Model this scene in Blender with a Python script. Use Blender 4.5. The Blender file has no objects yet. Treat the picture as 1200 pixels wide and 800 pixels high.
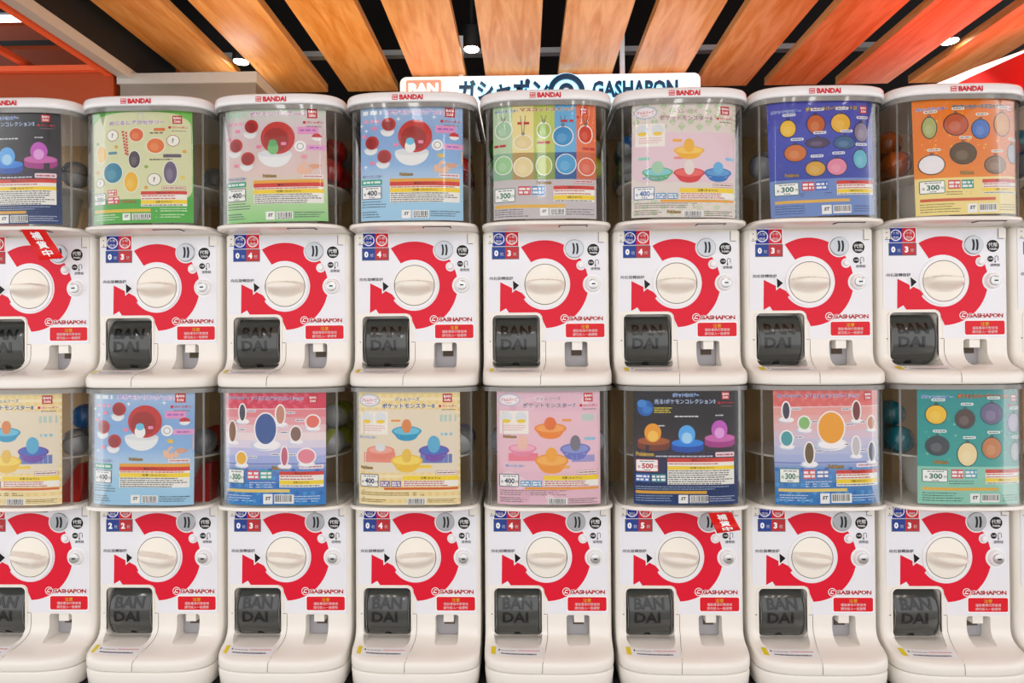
import bpy, bmesh, math, random
from mathutils import Vector, Matrix
from mathutils.geometry import tessellate_polygon

R = math.radians
SC = bpy.context.scene
COL = SC.collection

# ------------------------------------------------------------------ camera, world, lights, exposure
CAMZ = 1.15
cam = bpy.data.cameras.new('camera')
cam.sensor_width = 36.0
cam.lens = 21.6
cam.clip_start = 0.02
camo = bpy.data.objects.new('camera', cam)
camo.matrix_world = (Matrix.Translation((0, 0, CAMZ)) @ Matrix.Rotation(R(1.2), 4, 'Z')
                     @ Matrix.Rotation(R(90.4), 4, 'X') @ Matrix.Rotation(R(-0.37), 4, 'Z'))
COL.objects.link(camo)
SC.camera = camo

W = bpy.data.worlds.new('world')
SC.world = W
W.use_nodes = True
W.node_tree.nodes['Background'].inputs[0].default_value = (0.985, 0.985, 1.0, 1)
W.node_tree.nodes['Background'].inputs[1].default_value = 1.3

def area(name, loc, target, sx, sy, energy, color):
    l = bpy.data.lights.new(name, 'AREA')
    l.shape = 'RECTANGLE'
    l.size, l.size_y, l.energy, l.color = sx, sy, energy, color
    o = bpy.data.objects.new(name, l)
    o.location = loc
    o.rotation_euler = (Vector(target) - Vector(loc)).to_track_quat('-Z', 'Y').to_euler()
    COL.objects.link(o)
    return o

# rows of shop ceiling lights over the aisle behind the photographer
area('aisle_ceiling_light', (-1.3, -0.70, 2.65), (-0.9, 1.4, 0.8), 1.6, 0.4, 20, (1.0, 0.98, 0.96))
area('aisle_ceiling_light', (1.3, -0.70, 2.65), (0.9, 1.4, 0.8), 1.6, 0.4, 20, (1.0, 0.97, 0.95))
# slim cool tube over the aisle, plus added fill lights brightening the slats
area('aisle_tube_light', (0.1, -1.5, 2.42), (0.1, 1.5, 1.3), 0.10, 0.5, 1.6, (0.75, 0.88, 1.0))
area('slat_fill', (-0.82, 2.25, 1.80), (-0.9, 2.35, 2.6), 1.1, 0.2, 4.6, (1.0, 0.66, 0.28))
area('slat_fill', (0.35, 2.25, 1.80), (0.3, 2.35, 2.6), 1.2, 0.2, 3.6, (0.92, 0.90, 1.0))
SC.view_settings.view_transform = 'Standard'
SC.view_settings.look = 'None'
SC.view_settings.gamma = 1.0
SC.view_settings.exposure = 0.27
SC.view_settings.use_curve_mapping = False

# ------------------------------------------------------------------ helpers
def lin(c):
    if isinstance(c, str):
        c = c.lstrip('#')
        c = [int(c[i:i + 2], 16) / 255 for i in (0, 2, 4)]
    return tuple((x / 12.92 if x <= 0.04045 else ((x + 0.055) / 1.055) ** 2.4) for x in c) + (1.0,)

def mat(name, col, rough=0.4, metal=0.0, coat=0.0, noise=0.0, scale=40.0, bump=0.0, emit=None, es=0.0, stretch=(1, 1, 1), spec=0.5):
    m = bpy.data.materials.new(name)
    m.use_nodes = True
    nt = m.node_tree
    b = nt.nodes['Principled BSDF']
    c = lin(col)
    b.inputs['Base Color'].default_value = c
    b.inputs['Roughness'].default_value = rough
    b.inputs['Metallic'].default_value = metal
    b.inputs['Coat Weight'].default_value = coat
    b.inputs['Coat Roughness'].default_value = 0.08
    b.inputs['Specular IOR Level'].default_value = spec
    if emit:
        b.inputs['Emission Color'].default_value = lin(emit)
        b.inputs['Emission Strength'].default_value = es
    if noise or bump:
        tc = nt.nodes.new('ShaderNodeTexCoord')
        mp = nt.nodes.new('ShaderNodeMapping')
        mp.inputs['Scale'].default_value = stretch
        nz = nt.nodes.new('ShaderNodeTexNoise')
        nz.inputs['Scale'].default_value = scale
        nz.inputs['Detail'].default_value = 4
        nt.links.new(tc.outputs['Object'], mp.inputs[0])
        nt.links.new(mp.outputs[0], nz.inputs['Vector'])
        if noise:
            mx = nt.nodes.new('ShaderNodeMix')
            mx.data_type = 'RGBA'
            mx.inputs[6].default_value = tuple(x * (1 - noise) for x in c[:3]) + (1,)
            mx.inputs[7].default_value = tuple(min(1, x * (1 + noise)) for x in c[:3]) + (1,)
            nt.links.new(nz.outputs['Fac'], mx.inputs[0])
            nt.links.new(mx.outputs[2], b.inputs['Base Color'])
        if bump:
            bp = nt.nodes.new('ShaderNodeBump')
            bp.inputs['Strength'].default_value = bump
            bp.inputs['Distance'].default_value = 0.002
            nt.links.new(nz.outputs['Fac'], bp.inputs['Height'])
            nt.links.new(bp.outputs[0], b.inputs['Normal'])
    return m

def clear_mat(name, tint, ior=1.45, body=None, fac=0.0, rough=0.03, gloss=1.0):
    """thin clear plastic: transparent with a Fresnel gloss, optionally part filled with a coloured body"""
    m = bpy.data.materials.new(name)
    m.use_nodes = True
    nt = m.node_tree
    nt.nodes.remove(nt.nodes['Principled BSDF'])
    out = nt.nodes['Material Output']
    tr = nt.nodes.new('ShaderNodeBsdfTransparent')
    tr.inputs[0].default_value = lin(tint)
    gl = nt.nodes.new('ShaderNodeBsdfGlossy')
    gl.inputs['Roughness'].default_value = rough
    fr = nt.nodes.new('ShaderNodeFresnel')
    fr.inputs[0].default_value = ior
    src = tr.outputs[0]
    if body:
        df = nt.nodes.new('ShaderNodeBsdfPrincipled')
        df.inputs['Base Color'].default_value = lin(body)
        df.inputs['Roughness'].default_value = 0.15
        m0 = nt.nodes.new('ShaderNodeMixShader')
        m0.inputs[0].default_value = fac
        nt.links.new(tr.outputs[0], m0.inputs[1])
        nt.links.new(df.outputs[0], m0.inputs[2])
        src = m0.outputs[0]
    mx = nt.nodes.new('ShaderNodeMixShader')
    mu = nt.nodes.new('ShaderNodeMath')
    mu.operation = 'MULTIPLY'
    mu.inputs[1].default_value = gloss
    nt.links.new(fr.outputs[0], mu.inputs[0])
    nt.links.new(mu.outputs[0], mx.inputs[0])
    nt.links.new(src, mx.inputs[1])
    nt.links.new(gl.outputs[0], mx.inputs[2])
    nt.links.new(mx.outputs[0], out.inputs[0])
    return m

def print_mat(name, rough):
    m = mat(name, '#ffffff', rough, spec=0.22)
    nt = m.node_tree
    a = nt.nodes.new('ShaderNodeVertexColor')
    a.layer_name = 'Col'
    nt.links.new(a.outputs[0], nt.nodes['Principled BSDF'].inputs['Base Color'])
    return m

def wood_mat():
    m = mat('slat_wood', '#c98238', 0.35)
    nt = m.node_tree
    b = nt.nodes['Principled BSDF']
    tc = nt.nodes.new('ShaderNodeTexCoord')
    mp = nt.nodes.new('ShaderNodeMapping')
    mp.inputs['Scale'].default_value = (9.0, 1.1, 9.0)
    nz = nt.nodes.new('ShaderNodeTexNoise')
    nz.inputs['Scale'].default_value = 2.2
    nz.inputs['Detail'].default_value = 8
    nz.inputs['Distortion'].default_value = 1.4
    nz2 = nt.nodes.new('ShaderNodeTexNoise')
    nz2.inputs['Scale'].default_value = 14
    nz2.inputs['Detail'].default_value = 3
    cr = nt.nodes.new('ShaderNodeValToRGB')
    cr.color_ramp.elements[0].position = 0.33
    cr.color_ramp.elements[0].color = lin('#d28638')
    cr.color_ramp.elements[1].position = 0.62
    cr.color_ramp.elements[1].color = lin('#eaac6c')
    mx = nt.nodes.new('ShaderNodeMix')
    mx.data_type = 'RGBA'
    mx.blend_type = 'MULTIPLY'
    mx.inputs[0].default_value = 0.25
    nt.links.new(tc.outputs['Object'], mp.inputs[0])
    nt.links.new(mp.outputs[0], nz.inputs['Vector'])
    nt.links.new(mp.outputs[0], nz2.inputs['Vector'])
    nt.links.new(nz.outputs['Fac'], cr.inputs[0])
    nt.links.new(cr.outputs[0], mx.inputs[6])
    nt.links.new(nz2.outputs['Fac'], mx.inputs[7])
    nt.links.new(mx.outputs[2], b.inputs['Base Color'])
    return m

M = {}
M['cream'] = mat('cream_plastic', '#f4efe6', 0.28, coat=0.35, noise=0.015, scale=6)
M['white'] = mat('white_plastic', '#f4f3f3', 0.22, coat=0.4, noise=0.01, scale=6)
M['plate'] = mat('white_plate', '#eeeef3', 0.3, coat=0.2, noise=0.01, scale=8)
M['dial'] = mat('dial_plastic', '#f5efe2', 0.25, coat=0.3)
M['smoke'] = mat('smoked_plastic', '#3f423f', 0.15, coat=0.5, noise=0.08, scale=12)
M['smoke_letter'] = mat('smoked_lettering', '#0d0e0e', 0.25, coat=0.3)
M['dark'] = mat('dark_gap', '#0b0a0a', 0.6)
M['seam'] = mat('seam_shadow_gap', '#55493c', 0.8)
M['steel'] = mat('slot_steel', '#b4b6ba', 0.35, metal=0.9, noise=0.05, scale=60)
M['chrome'] = mat('lock_metal', '#cfcfcd', 0.25, metal=0.8)
M['grey'] = mat('chute_grey', '#a7a5aa', 0.45)
M['case'] = mat('case_back', '#c4a06c', 0.5, noise=0.25, scale=5, stretch=(6, 1, 0.4))
M['clear'] = clear_mat('clear_window', '#fefefd', 1.42, rough=0.03, gloss=0.38)
M['flange'] = clear_mat('clear_flange', '#d9dad6', 1.45, body='#cfcdc8', fac=0.35)
M['print'] = print_mat('printed_paper', 0.32)
M['decal'] = print_mat('printed_decal', 0.3)
M['wood'] = wood_mat()
M['black'] = mat('black_paint', '#0d0d0d', 0.7, noise=0.2, scale=8)
M['orange'] = mat('orange_paint', '#a94000', 0.55, noise=0.06, scale=3)
M['coral'] = mat('coral_trim_paint', '#ff6a3c', 0.4, noise=0.03)
M['red'] = mat('red_paint', '#b8120e', 0.4, noise=0.06, scale=3)
M['alu'] = mat('brushed_aluminium', '#c4c5c4', 0.45, metal=0.25, noise=0.05, scale=30, stretch=(1, 30, 1))
M['stainless'] = mat('stainless_sheet', '#98938a', 0.42, metal=0.6, noise=0.06, scale=20, stretch=(1, 1, 18))
M['floor'] = mat('floor_tile', '#a9a49c', 0.35, noise=0.08, scale=3)
M['navy'] = mat('sign_navy', '#0c3f63', 0.4)
M['signface'] = mat('sign_face', '#f2f4f6', 0.4, emit='#f6f4f4', es=0.42)
M['signred'] = mat('sign_red_box', '#f0806a', 0.4, emit='#ff8f7c', es=0.6)
M['signwhite'] = mat('sign_white_lettering', '#ffffff', 0.4, emit='#fff4ea', es=1.1)
M['halo'] = mat('sign_halo', '#bfe9ff', 0.4, emit='#8fe0ff', es=1.6)
M['lamp'] = mat('lamp_lens', '#ffffff', 0.3, emit='#fff3e0', es=14)
M['tube'] = mat('lamp_tube', '#ffffff', 0.3, emit='#eaf2ff', es=4)
M['cove'] = mat('cove_light', '#ffffff', 0.4, emit='#fff1e6', es=0.95)
M['conduit'] = mat('grey_conduit', '#9a9c9c', 0.5)

def link(o, parent=None):
    COL.objects.link(o)
    if parent:
        o.parent = parent
    return o

def mesh(name, verts, faces, smooth=False):
    me = bpy.data.meshes.new(name)
    me.from_pydata([tuple(v) for v in verts], [], faces)
    me.update()
    if smooth:
        for p in me.polygons:
            p.use_smooth = True
    return me

def obj(name, me, m=None, parent=None):
    if m is not None and len(me.materials) == 0:
        me.materials.append(m)
    return link(bpy.data.objects.new(name, me), parent)

def tag(o, label, cat, group=None):
    o['label'] = label
    o['category'] = cat
    if group:
        o['group'] = group
    return o

def struct(o, label=None):
    o['kind'] = 'structure'
    if label:
        o['label'] = label
    return o

def empty(name, loc):
    o = bpy.data.objects.new(name, None)
    o.empty_display_size = 0.05
    o.location = loc
    return link(o)

class MB:
    """mesh collector"""
    def __init__(s):
        s.v, s.f = [], []
    def add(s, v, f):
        n = len(s.v)
        s.v += [tuple(p) for p in v]
        s.f += [tuple(i + n for i in q) for q in f]
        return s
    def box(s, x0, x1, y0, y1, z0, z1):
        v = [(x, y, z) for z in (z0, z1) for y in (y0, y1) for x in (x0, x1)]
        return s.add(v, [(0, 2, 3, 1), (4, 5, 7, 6), (0, 1, 5, 4), (2, 6, 7, 3), (0, 4, 6, 2), (1, 3, 7, 5)])
    def loft(s, rings, caps=True, closed=True):
        n = len(rings[0])
        v = [p for r in rings for p in r]
        f = []
        for k in range(len(rings) - 1):
            for i in range(n if closed else n - 1):
                j = (i + 1) % n
                f.append((k * n + i, k * n + j, (k + 1) * n + j, (k + 1) * n + i))
        if caps:
            f.append(tuple(range(n - 1, -1, -1)))
            f.append(tuple((len(rings) - 1) * n + i for i in range(n)))
        return s.add(v, f)
    def cyl(s, c, axis, prof, n=32):
        """lathe: prof = [(distance along axis, radius)], axis 'y' towards the viewer (-y) or 'z'"""
        rings = []
        for d, r in prof:
            ring = []
            for i in range(n):
                a = 2 * math.pi * i / n
                if axis == 'y':
                    ring.append((c[0] + r * math.cos(a), c[1] - d, c[2] + r * math.sin(a)))
                elif axis == 'x':
                    ring.append((c[0] + d, c[1] + r * math.cos(a), c[2] + r * math.sin(a)))
                else:
                    ring.append((c[0] + r * math.cos(a), c[1] + r * math.sin(a), c[2] + d))
            rings.append(ring)
        return s.loft(rings)
    def me(s, name, smooth=False, angle=None):
        me = mesh(name, s.v, s.f)
        bm = bmesh.new()
        bm.from_mesh(me)
        bmesh.ops.recalc_face_normals(bm, faces=bm.faces)
        if smooth:
            for f in bm.faces:
                f.smooth = True
            lim = R(angle or 35)
            for e in bm.edges:
                if len(e.link_faces) == 2 and e.calc_face_angle(0) > lim:
                    e.smooth = False
        bm.to_mesh(me)
        bm.free()
        return me

# ------------------------------------------------------------------ lettering
_tc = {}
def glyphs(s, bold=0.0):
    k = (s, bold)
    if k not in _tc:
        c = bpy.data.curves.new('t', 'FONT')
        c.body = s
        c.size = 1
        c.resolution_u = 2
        c.offset = bold
        o = bpy.data.objects.new('t', c)
        COL.objects.link(o)
        dg = bpy.context.evaluated_depsgraph_get()
        me = bpy.data.meshes.new_from_object(o.evaluated_get(dg))
        v = [(p.co.x, p.co.y) for p in me.vertices]
        f = [tuple(p.vertices) for p in me.polygons]
        bpy.data.objects.remove(o)
        bpy.data.curves.remove(c)
        bpy.data.meshes.remove(me)
        xs = [p[0] for p in v]
        ys = [p[1] for p in v]
        _tc[k] = (v, f, min(xs), max(xs), min(ys), max(ys))
    return _tc[k]

class Canvas:
    """flat print collected per part; y runs down as in the picture of the sheet"""
    def __init__(s, tf, step=1e9):
        s.tf, s.step = tf, step            # tf(x, y, layer) -> 3D point
        s.parts = {}
        s.cur = None
        s.k = 1.0
    def part(s, name):
        s.cur = s.parts.setdefault(name, ([], [], []))
        return s
    def raw(s, pts, faces, col, lay):
        v, f, c = s.cur
        n = len(v)
        v += [s.tf(x, y, lay) for x, y in pts]
        f += [tuple(i + n for i in q) for q in faces]
        c += [lin(col)] * len(pts)
    def cols(s, cl, col, lay):
        """columns [(x, ytop, ybottom)]"""
        pts, fc = [], []
        for x, a, b in cl:
            pts += [(x, a), (x, b)]
        for i in range(len(cl) - 1):
            fc.append((2 * i, 2 * i + 1, 2 * i + 3, 2 * i + 2))
        s.raw(pts, fc, col, lay)
    def rect(s, x0, y0, x1, y1, col, lay=1, r=0):
        xs = []
        if r > 0:
            for i in range(5):
                a = math.pi / 2 * i / 4
                xs.append((x0 + r - r * math.cos(a), r - r * math.sin(a)))
        else:
            xs.append((x0, 0))
        n = max(1, int((x1 - x0 - 2 * r) / s.step))
        for i in range(1, n):
            xs.append((x0 + r + (x1 - x0 - 2 * r) * i / n, 0))
        if r > 0:
            for i in range(5):
                a = math.pi / 2 * (4 - i) / 4
                xs.append((x1 - r + r * math.cos(a), r - r * math.sin(a)))
        else:
            xs.append((x1, 0))
        s.cols([(x, y0 + d, y1 - d) for x, d in xs], col, lay)
    def frame(s, x0, y0, x1, y1, w, col, fill, lay=1, r=3):
        s.rect(x0, y0, x1, y1, col, lay, r)
        s.rect(x0 + w, y0 + w, x1 - w, y1 - w, fill, lay + 1, max(r - w, 0.5))
    def ell(s, cx, cy, rx, ry, col, lay=1, n=14, half=None):
        cl = []
        for i in range(n + 1):
            a = math.pi * i / n
            x, h = cx - rx * math.cos(a), ry * math.sin(a)
            cl.append((x, cy - (0 if half == 'b' else h), cy + (0 if half == 't' else h)))
        s.cols(cl, col, lay)
    def poly(s, pts, col, lay=1):
        t = tessellate_polygon([[Vector((x, y, 0)) for x, y in pts]])
        s.raw(pts, [tuple(q) for q in t], col, lay)
    def ring(s, cx, cy, r0, r1, col, lay=1, n=28, a0=0, a1=360, sy=1):
        pts, fc = [], []
        for i in range(n + 1):
            a = R(a0 + (a1 - a0) * i / n)
            pts += [(cx + r0 * math.cos(a), cy + sy * r0 * math.sin(a)), (cx + r1 * math.cos(a), cy + sy * r1 * math.sin(a))]
        for i in range(n):
            fc.append((2 * i, 2 * i + 1, 2 * i + 3, 2 * i + 2))
        s.raw(pts, fc, col, lay)
    def text(s, t, cx, cy, h, col, lay=1, w=None, bold=0.0, align='c', slant=0.0):
        kanji = bold > 0 and any(0x4E00 <= ord(q) <= 0x9FFF for q in t)
        v, f, x0, x1, y0, y1 = glyphs(t, 0.0 if kanji else bold)
        k = h / (y1 - y0)
        if kanji:                          # dense characters are thickened by close copies
            e, bold = bold * 0.8 * k, 0.0
            for dx, dy in ((-e, 0), (e, 0), (0, -e), (0, e)):
                s.text(t, cx + dx, cy + dy, h, col, lay, w, 0.0, align, slant)
            return
        kx = k if w is None else w / (x1 - x0)
        wd = (x1 - x0) * kx
        ox = cx - wd / 2 if align == 'c' else cx if align == 'l' else cx - wd
        s.raw([(ox + (x - x0) * kx + slant * (y - y0) * k, cy + h / 2 - (y - y0) * k) for x, y in v], f, col, lay)
    def otext(s, t, cx, cy, h, col, edge, lay=1, w=None, bold=0.02, e=0.07, align='c'):
        s.text(t, cx, cy, h * 1.1, edge, lay, None if w is None else w * 1.02, e, align)
        s.text(t, cx, cy, h, col, lay + 1, w, bold, align)
    def lines(s, x0, x1, ys, h, col, lay=1, seed=0, ragged=True):
        """print too small to read: rows of short dashes"""
        rnd = random.Random(seed)
        for y in ys:
            x = x0
            xe = x1 - (rnd.random() * 0.25 * (x1 - x0) if ragged else 0)
            while x < xe:
                w = h * rnd.uniform(0.8, 3.2)
                s.rect(x, y, min(x + w, xe), y + h, col, lay)
                x += w + h * rnd.uniform(0.3, 0.8)
    def build(s, parent, m):
        out = {}
        for name, (v, f, c) in s.parts.items():
            if not v:
                continue
            me = mesh(name, v, f)
            at = me.color_attributes.new('Col', 'FLOAT_COLOR', 'POINT')
            at.data.foreach_set('color', [x for q in c for x in q])
            out[name] = obj(name, me, m, parent)
        return out

# ================================================================== THE SETTING
D = 1.433                      # distance of the machine fronts from the camera
def wbox(name, x0, x1, y0, y1, z0, z1, m, parent=None):
    return obj(name, MB().box(x0, x1, y0, y1, z0, z1).me(name), m, parent)
H = CAMZ
struct(wbox('floor', -4.2, 4.2, -2.5, 4.6, -0.05, 0.0, M['floor']), 'grey polished shop floor')
ceiling = struct(wbox('ceiling', -4.2, 4.2, -1.2, 4.6, H + 1.75, H + 1.8, M['black']), 'black painted ceiling above wooden slats')
struct(wbox('wall_back', -4.2, 4.2, 4.5, 4.6, 0, H + 1.75, M['black']), 'black wall at the back of the shop')
# wooden slats under the black ceiling
SLX = [-1.552, -1.204, -0.857, -0.512, -0.174, 0.162, 0.498, 0.830, 1.165, 1.505, 1.850, 2.190]
rs = random.Random(4)
for i, x in enumerate(SLX):
    y1 = 2.80 if i == 0 else 2.985
    me = MB().box(x, x + 0.247, -0.9, y1, H + 1.25, H + 1.285).me('slat')
    wob = rs.uniform(-9, 9)
    o = obj('slat', me, M['wood'], ceiling)
    for v in me.vertices:
        v.co.y += wob
        v.co.x += wob * 0.37
    o.location = (-wob * 0.37, -wob, 0)
# orange boards inside the recess beyond the aluminium strip
for a, b in ((2.30, 2.53), (2.70, 2.83), (2.92, 3.30)):
    wbox('board', -3.6, -1.72, a, b, H + 1.45, H + 1.47, M['orange'], ceiling)
struct(wbox('wall_left', -4.2, -1.675, 2.47, 2.53, 0, H + 1.140, M['orange']), 'orange painted wall beyond the machines')
struct(wbox('trim_1', -1.645, -1.60, -0.9, 2.52, H + 1.10, H + 1.14, M['alu']), 'brushed aluminium strip along ceiling edge')
struct(wbox('trim_2', -1.705, -1.682, -0.9, 2.47, H + 1.112, H + 1.128, M['coral']), 'coral painted trim running beside aluminium strip')
struct(wbox('trim_3', -4.2, -1.682, 2.445, 2.468, H + 1.128, H + 1.150, M['coral']), 'coral painted trim along top of orange wall')
struct(wbox('trim_4', -2.06, -2.03, 2.1, 2.60, H + 1.16, H + 1.18, M['coral']), 'thin coral trim crossing the orange recess')
struct(wbox('trim_5', -1.640, -1.606, -0.9, 2.80, H + 1.14, H + 1.75, M['black']), 'black bulkhead face above the aluminium strip')
# curved red wall with its cove light at the right
pl = [(1.80, 3.4), (1.82, 3.1), (1.85, 2.85), (1.885, 2.62), (1.94, 2.40), (2.04, 2.15), (2.2, 1.9), (2.45, 1.68), (2.8, 1.5), (3.4, 1.4)]
def sweep(pts, off0, off1, z0, z1):
    rings = []
    for i, (x, y) in enumerate(pts):
        a = Vector(pts[max(i - 1, 0)]); b = Vector(pts[min(i + 1, len(pts) - 1)])
        t = (b - a).normalized()
        n = Vector((-t.y, t.x))            # away from the shop aisle
        p0, p1 = Vector((x, y)) + n * off0, Vector((x, y)) + n * off1
        zt = z1(i) if callable(z1) else z1
        rings.append([(p0.x, p0.y, z0), (p0.x, p0.y, zt), (p1.x, p1.y, zt), (p1.x, p1.y, z0)])
    return MB().loft(rings)
struct(obj('wall_right', sweep(pl, 0, 0.08, 0, H + 1.12).me('wall_right', True), M['red']), 'curved glossy red wall beside the machines')
cv_ = obj('cove_light', sweep(pl[0:7], 0.02, 0.06, H + 1.121, lambda i: H + 1.121 + (0.07, 0.066, 0.058, 0.038, 0.016, 0.004, 0.001)[i]).me('cove_light', True), M['cove'])
tag(cv_, 'white cove light glowing along top of curved red wall', 'cove light')
def red_lamp():
    l = bpy.data.lights.new('red_uplight', 'AREA')
    l.shape = 'RECTANGLE'
    l.size, l.size_y, l.energy, l.color = 0.6, 0.3, 15, (1.0, 0.05, 0.06)
    o = bpy.data.objects.new('red_uplight', l)
    o.location = (1.98, 1.88, H + 0.72)
    o.rotation_euler = (Vector((1.88, 2.35, H + 1.3)) - Vector(o.location)).to_track_quat('-Z', 'Y').to_euler()
    COL.objects.link(o)
red_lamp()

# stainless column
colm = empty('steel_column', (-1.375, 2.62, 0))
tag(colm, 'brushed stainless steel column with a cap band beside orange wall', 'column')
obj('shaft', MB().box(-0.275, 0.285, -0.145, 0.16, 0, H + 1.08).me('shaft'), M['stainless'], colm)
obj('cap_band', MB().box(-0.285, 0.292, -0.152, 0.168, H + 1.08, H + 1.122).me('cap_band'), M['alu'], colm)
# long black plinth
tag(wbox('plinth', -1.75, 1.75, D - 0.035, D + 0.34, 0, 0.381, M['black']), 'long black plinth under the lower row of machines', 'plinth')

# ------------------------------------------------------------------ hanging sign
sg = empty('hanging_sign', (0.12, 2.80, H + 0.93))
tag(sg, 'white illuminated shop sign with navy lettering hanging behind machines', 'sign')
def rrect(x0, x1, z0, z1, r, n=6):
    p = []
    for cx, cz, a0 in ((x1 - r, z1 - r, 0), (x0 + r, z1 - r, 90), (x0 + r, z0 + r, 180), (x1 - r, z0 + r, 270)):
        for i in range(n + 1):
            a = R(a0 + 90 * i / n)
            p.append((cx + r * math.cos(a), cz + r * math.sin(a)))
    return p
def prism(x0, x1, z0, z1, r, y0, y1):
    p = rrect(x0, x1, z0, z1, r)
    return MB().loft([[(x, y0, z) for x, z in p], [(x, y1, z) for x, z in p]])
obj('panel', prism(-0.685, 0.685, 0, 0.305, 0.03, 0, 0.05).me('panel', True), M['signface'], sg)
def sign_text(name, t, cx, cz, h, w, y0, y1, m, bold, parent):
    v, f, a, b, c, d = glyphs(t, bold)
    kx, kz = w / (b - a), h / (d - c)
    P = [(cx - w / 2 + (x - a) * kx, cz - h / 2 + (z - c) * kz) for x, z in v]
    vs = [(x, y0, z) for x, z in P] + [(x, y1, z) for x, z in P]
    n = len(P)
    cnt = {}
    for q in f:
        for i in range(len(q)):
            cnt.setdefault(tuple(sorted((q[i], q[(i + 1) % len(q)]))), []).append((q[i], q[(i + 1) % len(q)]))
    fs = [tuple(q) for q in f] + [tuple(n + i for i in reversed(q)) for q in f]
    fs += [(e[0][0], e[0][1], e[0][1] + n, e[0][0] + n) for e in cnt.values() if len(e) == 1]
    return obj(name, MB().add(vs, fs).me(name), m, parent)
rb = obj('red_logo_box', prism(-0.655, -0.495, 0.15, 0.285, 0.008, -0.012, -0.0005).me('red_logo_box', True), M['signred'], sg)
sign_text('lettering', 'BAN', -0.575, 0.245, 0.05, 0.135, -0.017, -0.0125, M['signwhite'], 0.04, rb)
sign_text('lettering', 'DAI', -0.575, 0.185, 0.05, 0.115, -0.017, -0.0125, M['signwhite'], 0.04, rb)
for s_, cx, w_, cz, h_ in (('ガシャポン', -0.21, 0.41, 0.228, 0.10), ('GASHAPON', 0.385, 0.385, 0.226, 0.075)):
    k = sign_text('lettering', s_, cx, cz, h_, w_, -0.028, -0.016, M['navy'], 0.035, sg)
    sign_text('halo', s_, cx, cz, h_ + 0.016, w_ + 0.016, -0.006, -0.001, M['halo'], 0.12, k)
sign_text('lettering', 'BANDAI OFFICIAL SHOP', 0.2, 0.155, 0.028, 0.62, -0.012, -0.001, M['navy'], 0.02, sg)
def yring(c, r0, r1, y0, y1, n=48):
    rr = []
    for r, y in ((r0, y1), (r1, y1), (r1, y0), (r0, y0), (r0, y1)):
        rr.append([(c[0] + r * math.cos(2 * math.pi * i / n), y, c[1] + r * math.sin(2 * math.pi * i / n)) for i in range(n)])
    return MB().loft(rr, caps=False)
em = obj('round_emblem', yring((0.075, 0.215), 0.060, 0.084, -0.028, -0.016).me('round_emblem', True), M['navy'], sg)
obj('halo', yring((0.075, 0.215), 0.049, 0.095, -0.006, -0.001).me('halo', True), M['halo'], em)
obj('arc', yring((0.075, 0.222), 0.016, 0.034, -0.028, -0.016).me('arc', True), M['navy'], em)
for x in (-0.405, 0.335):
    obj('rod', MB().box(x - 0.011, x + 0.011, 0.015, 0.037, 0.305, 0.50).me('rod'), M['white'], sg)
tag(wbox('ceiling_rail', -1.55, 1.8, 2.93, 2.97, H + 1.40, H + 1.425, M['conduit']), 'thin grey rail running across above the wooden slats', 'rail')

def spotlight(x, y, tiltx, label):
    o = empty('spotlight', (x, y, H + 1.27))
    tag(o, label, 'spotlight', 'spotlights between the ceiling slats')
    obj('housing', MB().cyl((0, 0, 0), 'z', [(0.004, 0.030), (0.0, 0.034), (0.01, 0.036), (0.09, 0.036), (0.10, 0.028)], 24).me('housing', True), M['black'], o)
    obj('lens', MB().cyl((0, 0, 0), 'z', [(-0.003, 0.024), (-0.001, 0.031), (0.003, 0.031)], 24).me('lens', True), M['lamp'], o)
    obj('stem', MB().cyl((0, 0, 0), 'z', [(0.10, 0.008), (0.48, 0.008)], 10).me('stem', True), M['black'], o)
    l = bpy.data.lights.new('spotlight_beam', 'SPOT')
    l.energy, l.spot_size, l.spot_blend, l.color, l.shadow_soft_size = 14, R(80), 0.6, (1, 0.93, 0.84), 0.03
    lo = bpy.data.objects.new('spotlight_beam', l)
    lo.parent = o
    lo.location = (0, 0, -0.02)
    COL.objects.link(lo)
spotlight(-1.255, 2.70, 0, 'small round spotlight between slats above the steel column')
spotlight(-0.220, 2.62, 0, 'small round spotlight between slats above the hanging sign')
spotlight(1.800, 2.62, 0, 'small round spotlight between slats beside curved red wall')
tb = empty('tube_light', (-2.42, 2.55, H + 1.40))
tag(tb, 'white tube light inside the orange ceiling recess', 'tube light')
obj('tube', MB().cyl((-0.3, 0, 0), 'x', [(0, 0.014), (0.6, 0.014)], 16).me('tube', True), M['tube'], tb)
obj('holder', MB().box(-0.32, 0.32, -0.02, 0.02, 0.015, 0.05).me('holder'), M['black'], tb)

# ================================================================== CAPSULE MACHINES
PITCH = D * 0.2128
A, B0, YB, NX = 0.1475, 0.068, -0.009, 3.4       # plan of the bulging case
def bulge_y(x, a=A, b=B0, y0=YB):
    q = max(0.0, 1 - abs(x / a) ** NX)
    return y0 - b * q ** (1 / NX)
def plan_bulge(a=A, b=B0, y0=YB, n=44):
    p = []
    for i in range(n + 1):
        t = math.pi * i / n
        c, s = math.cos(t), math.sin(t)
        p.append((-a * math.copysign(abs(c) ** (2 / NX), c), y0 - b * abs(s) ** (2 / NX)))
    return p
def plan_flat(a=A, rc=0.014, n=44):
    p = []
    k = 10
    for i in range(k):
        t = math.pi / 2 * i / k
        p.append((-a + rc - rc * math.cos(t), rc - rc * math.sin(t)))
    m = n - 2 * k
    for i in range(m + 1):
        p.append((-a + rc + (2 * a - 2 * rc) * i / m, 0))
    for i in range(k):
        t = math.pi / 2 * (k - 1 - i) / k
        p.append((a - rc + rc * math.cos(t), rc - rc * math.sin(t)))
    return p
YBACK = 0.30
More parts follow.
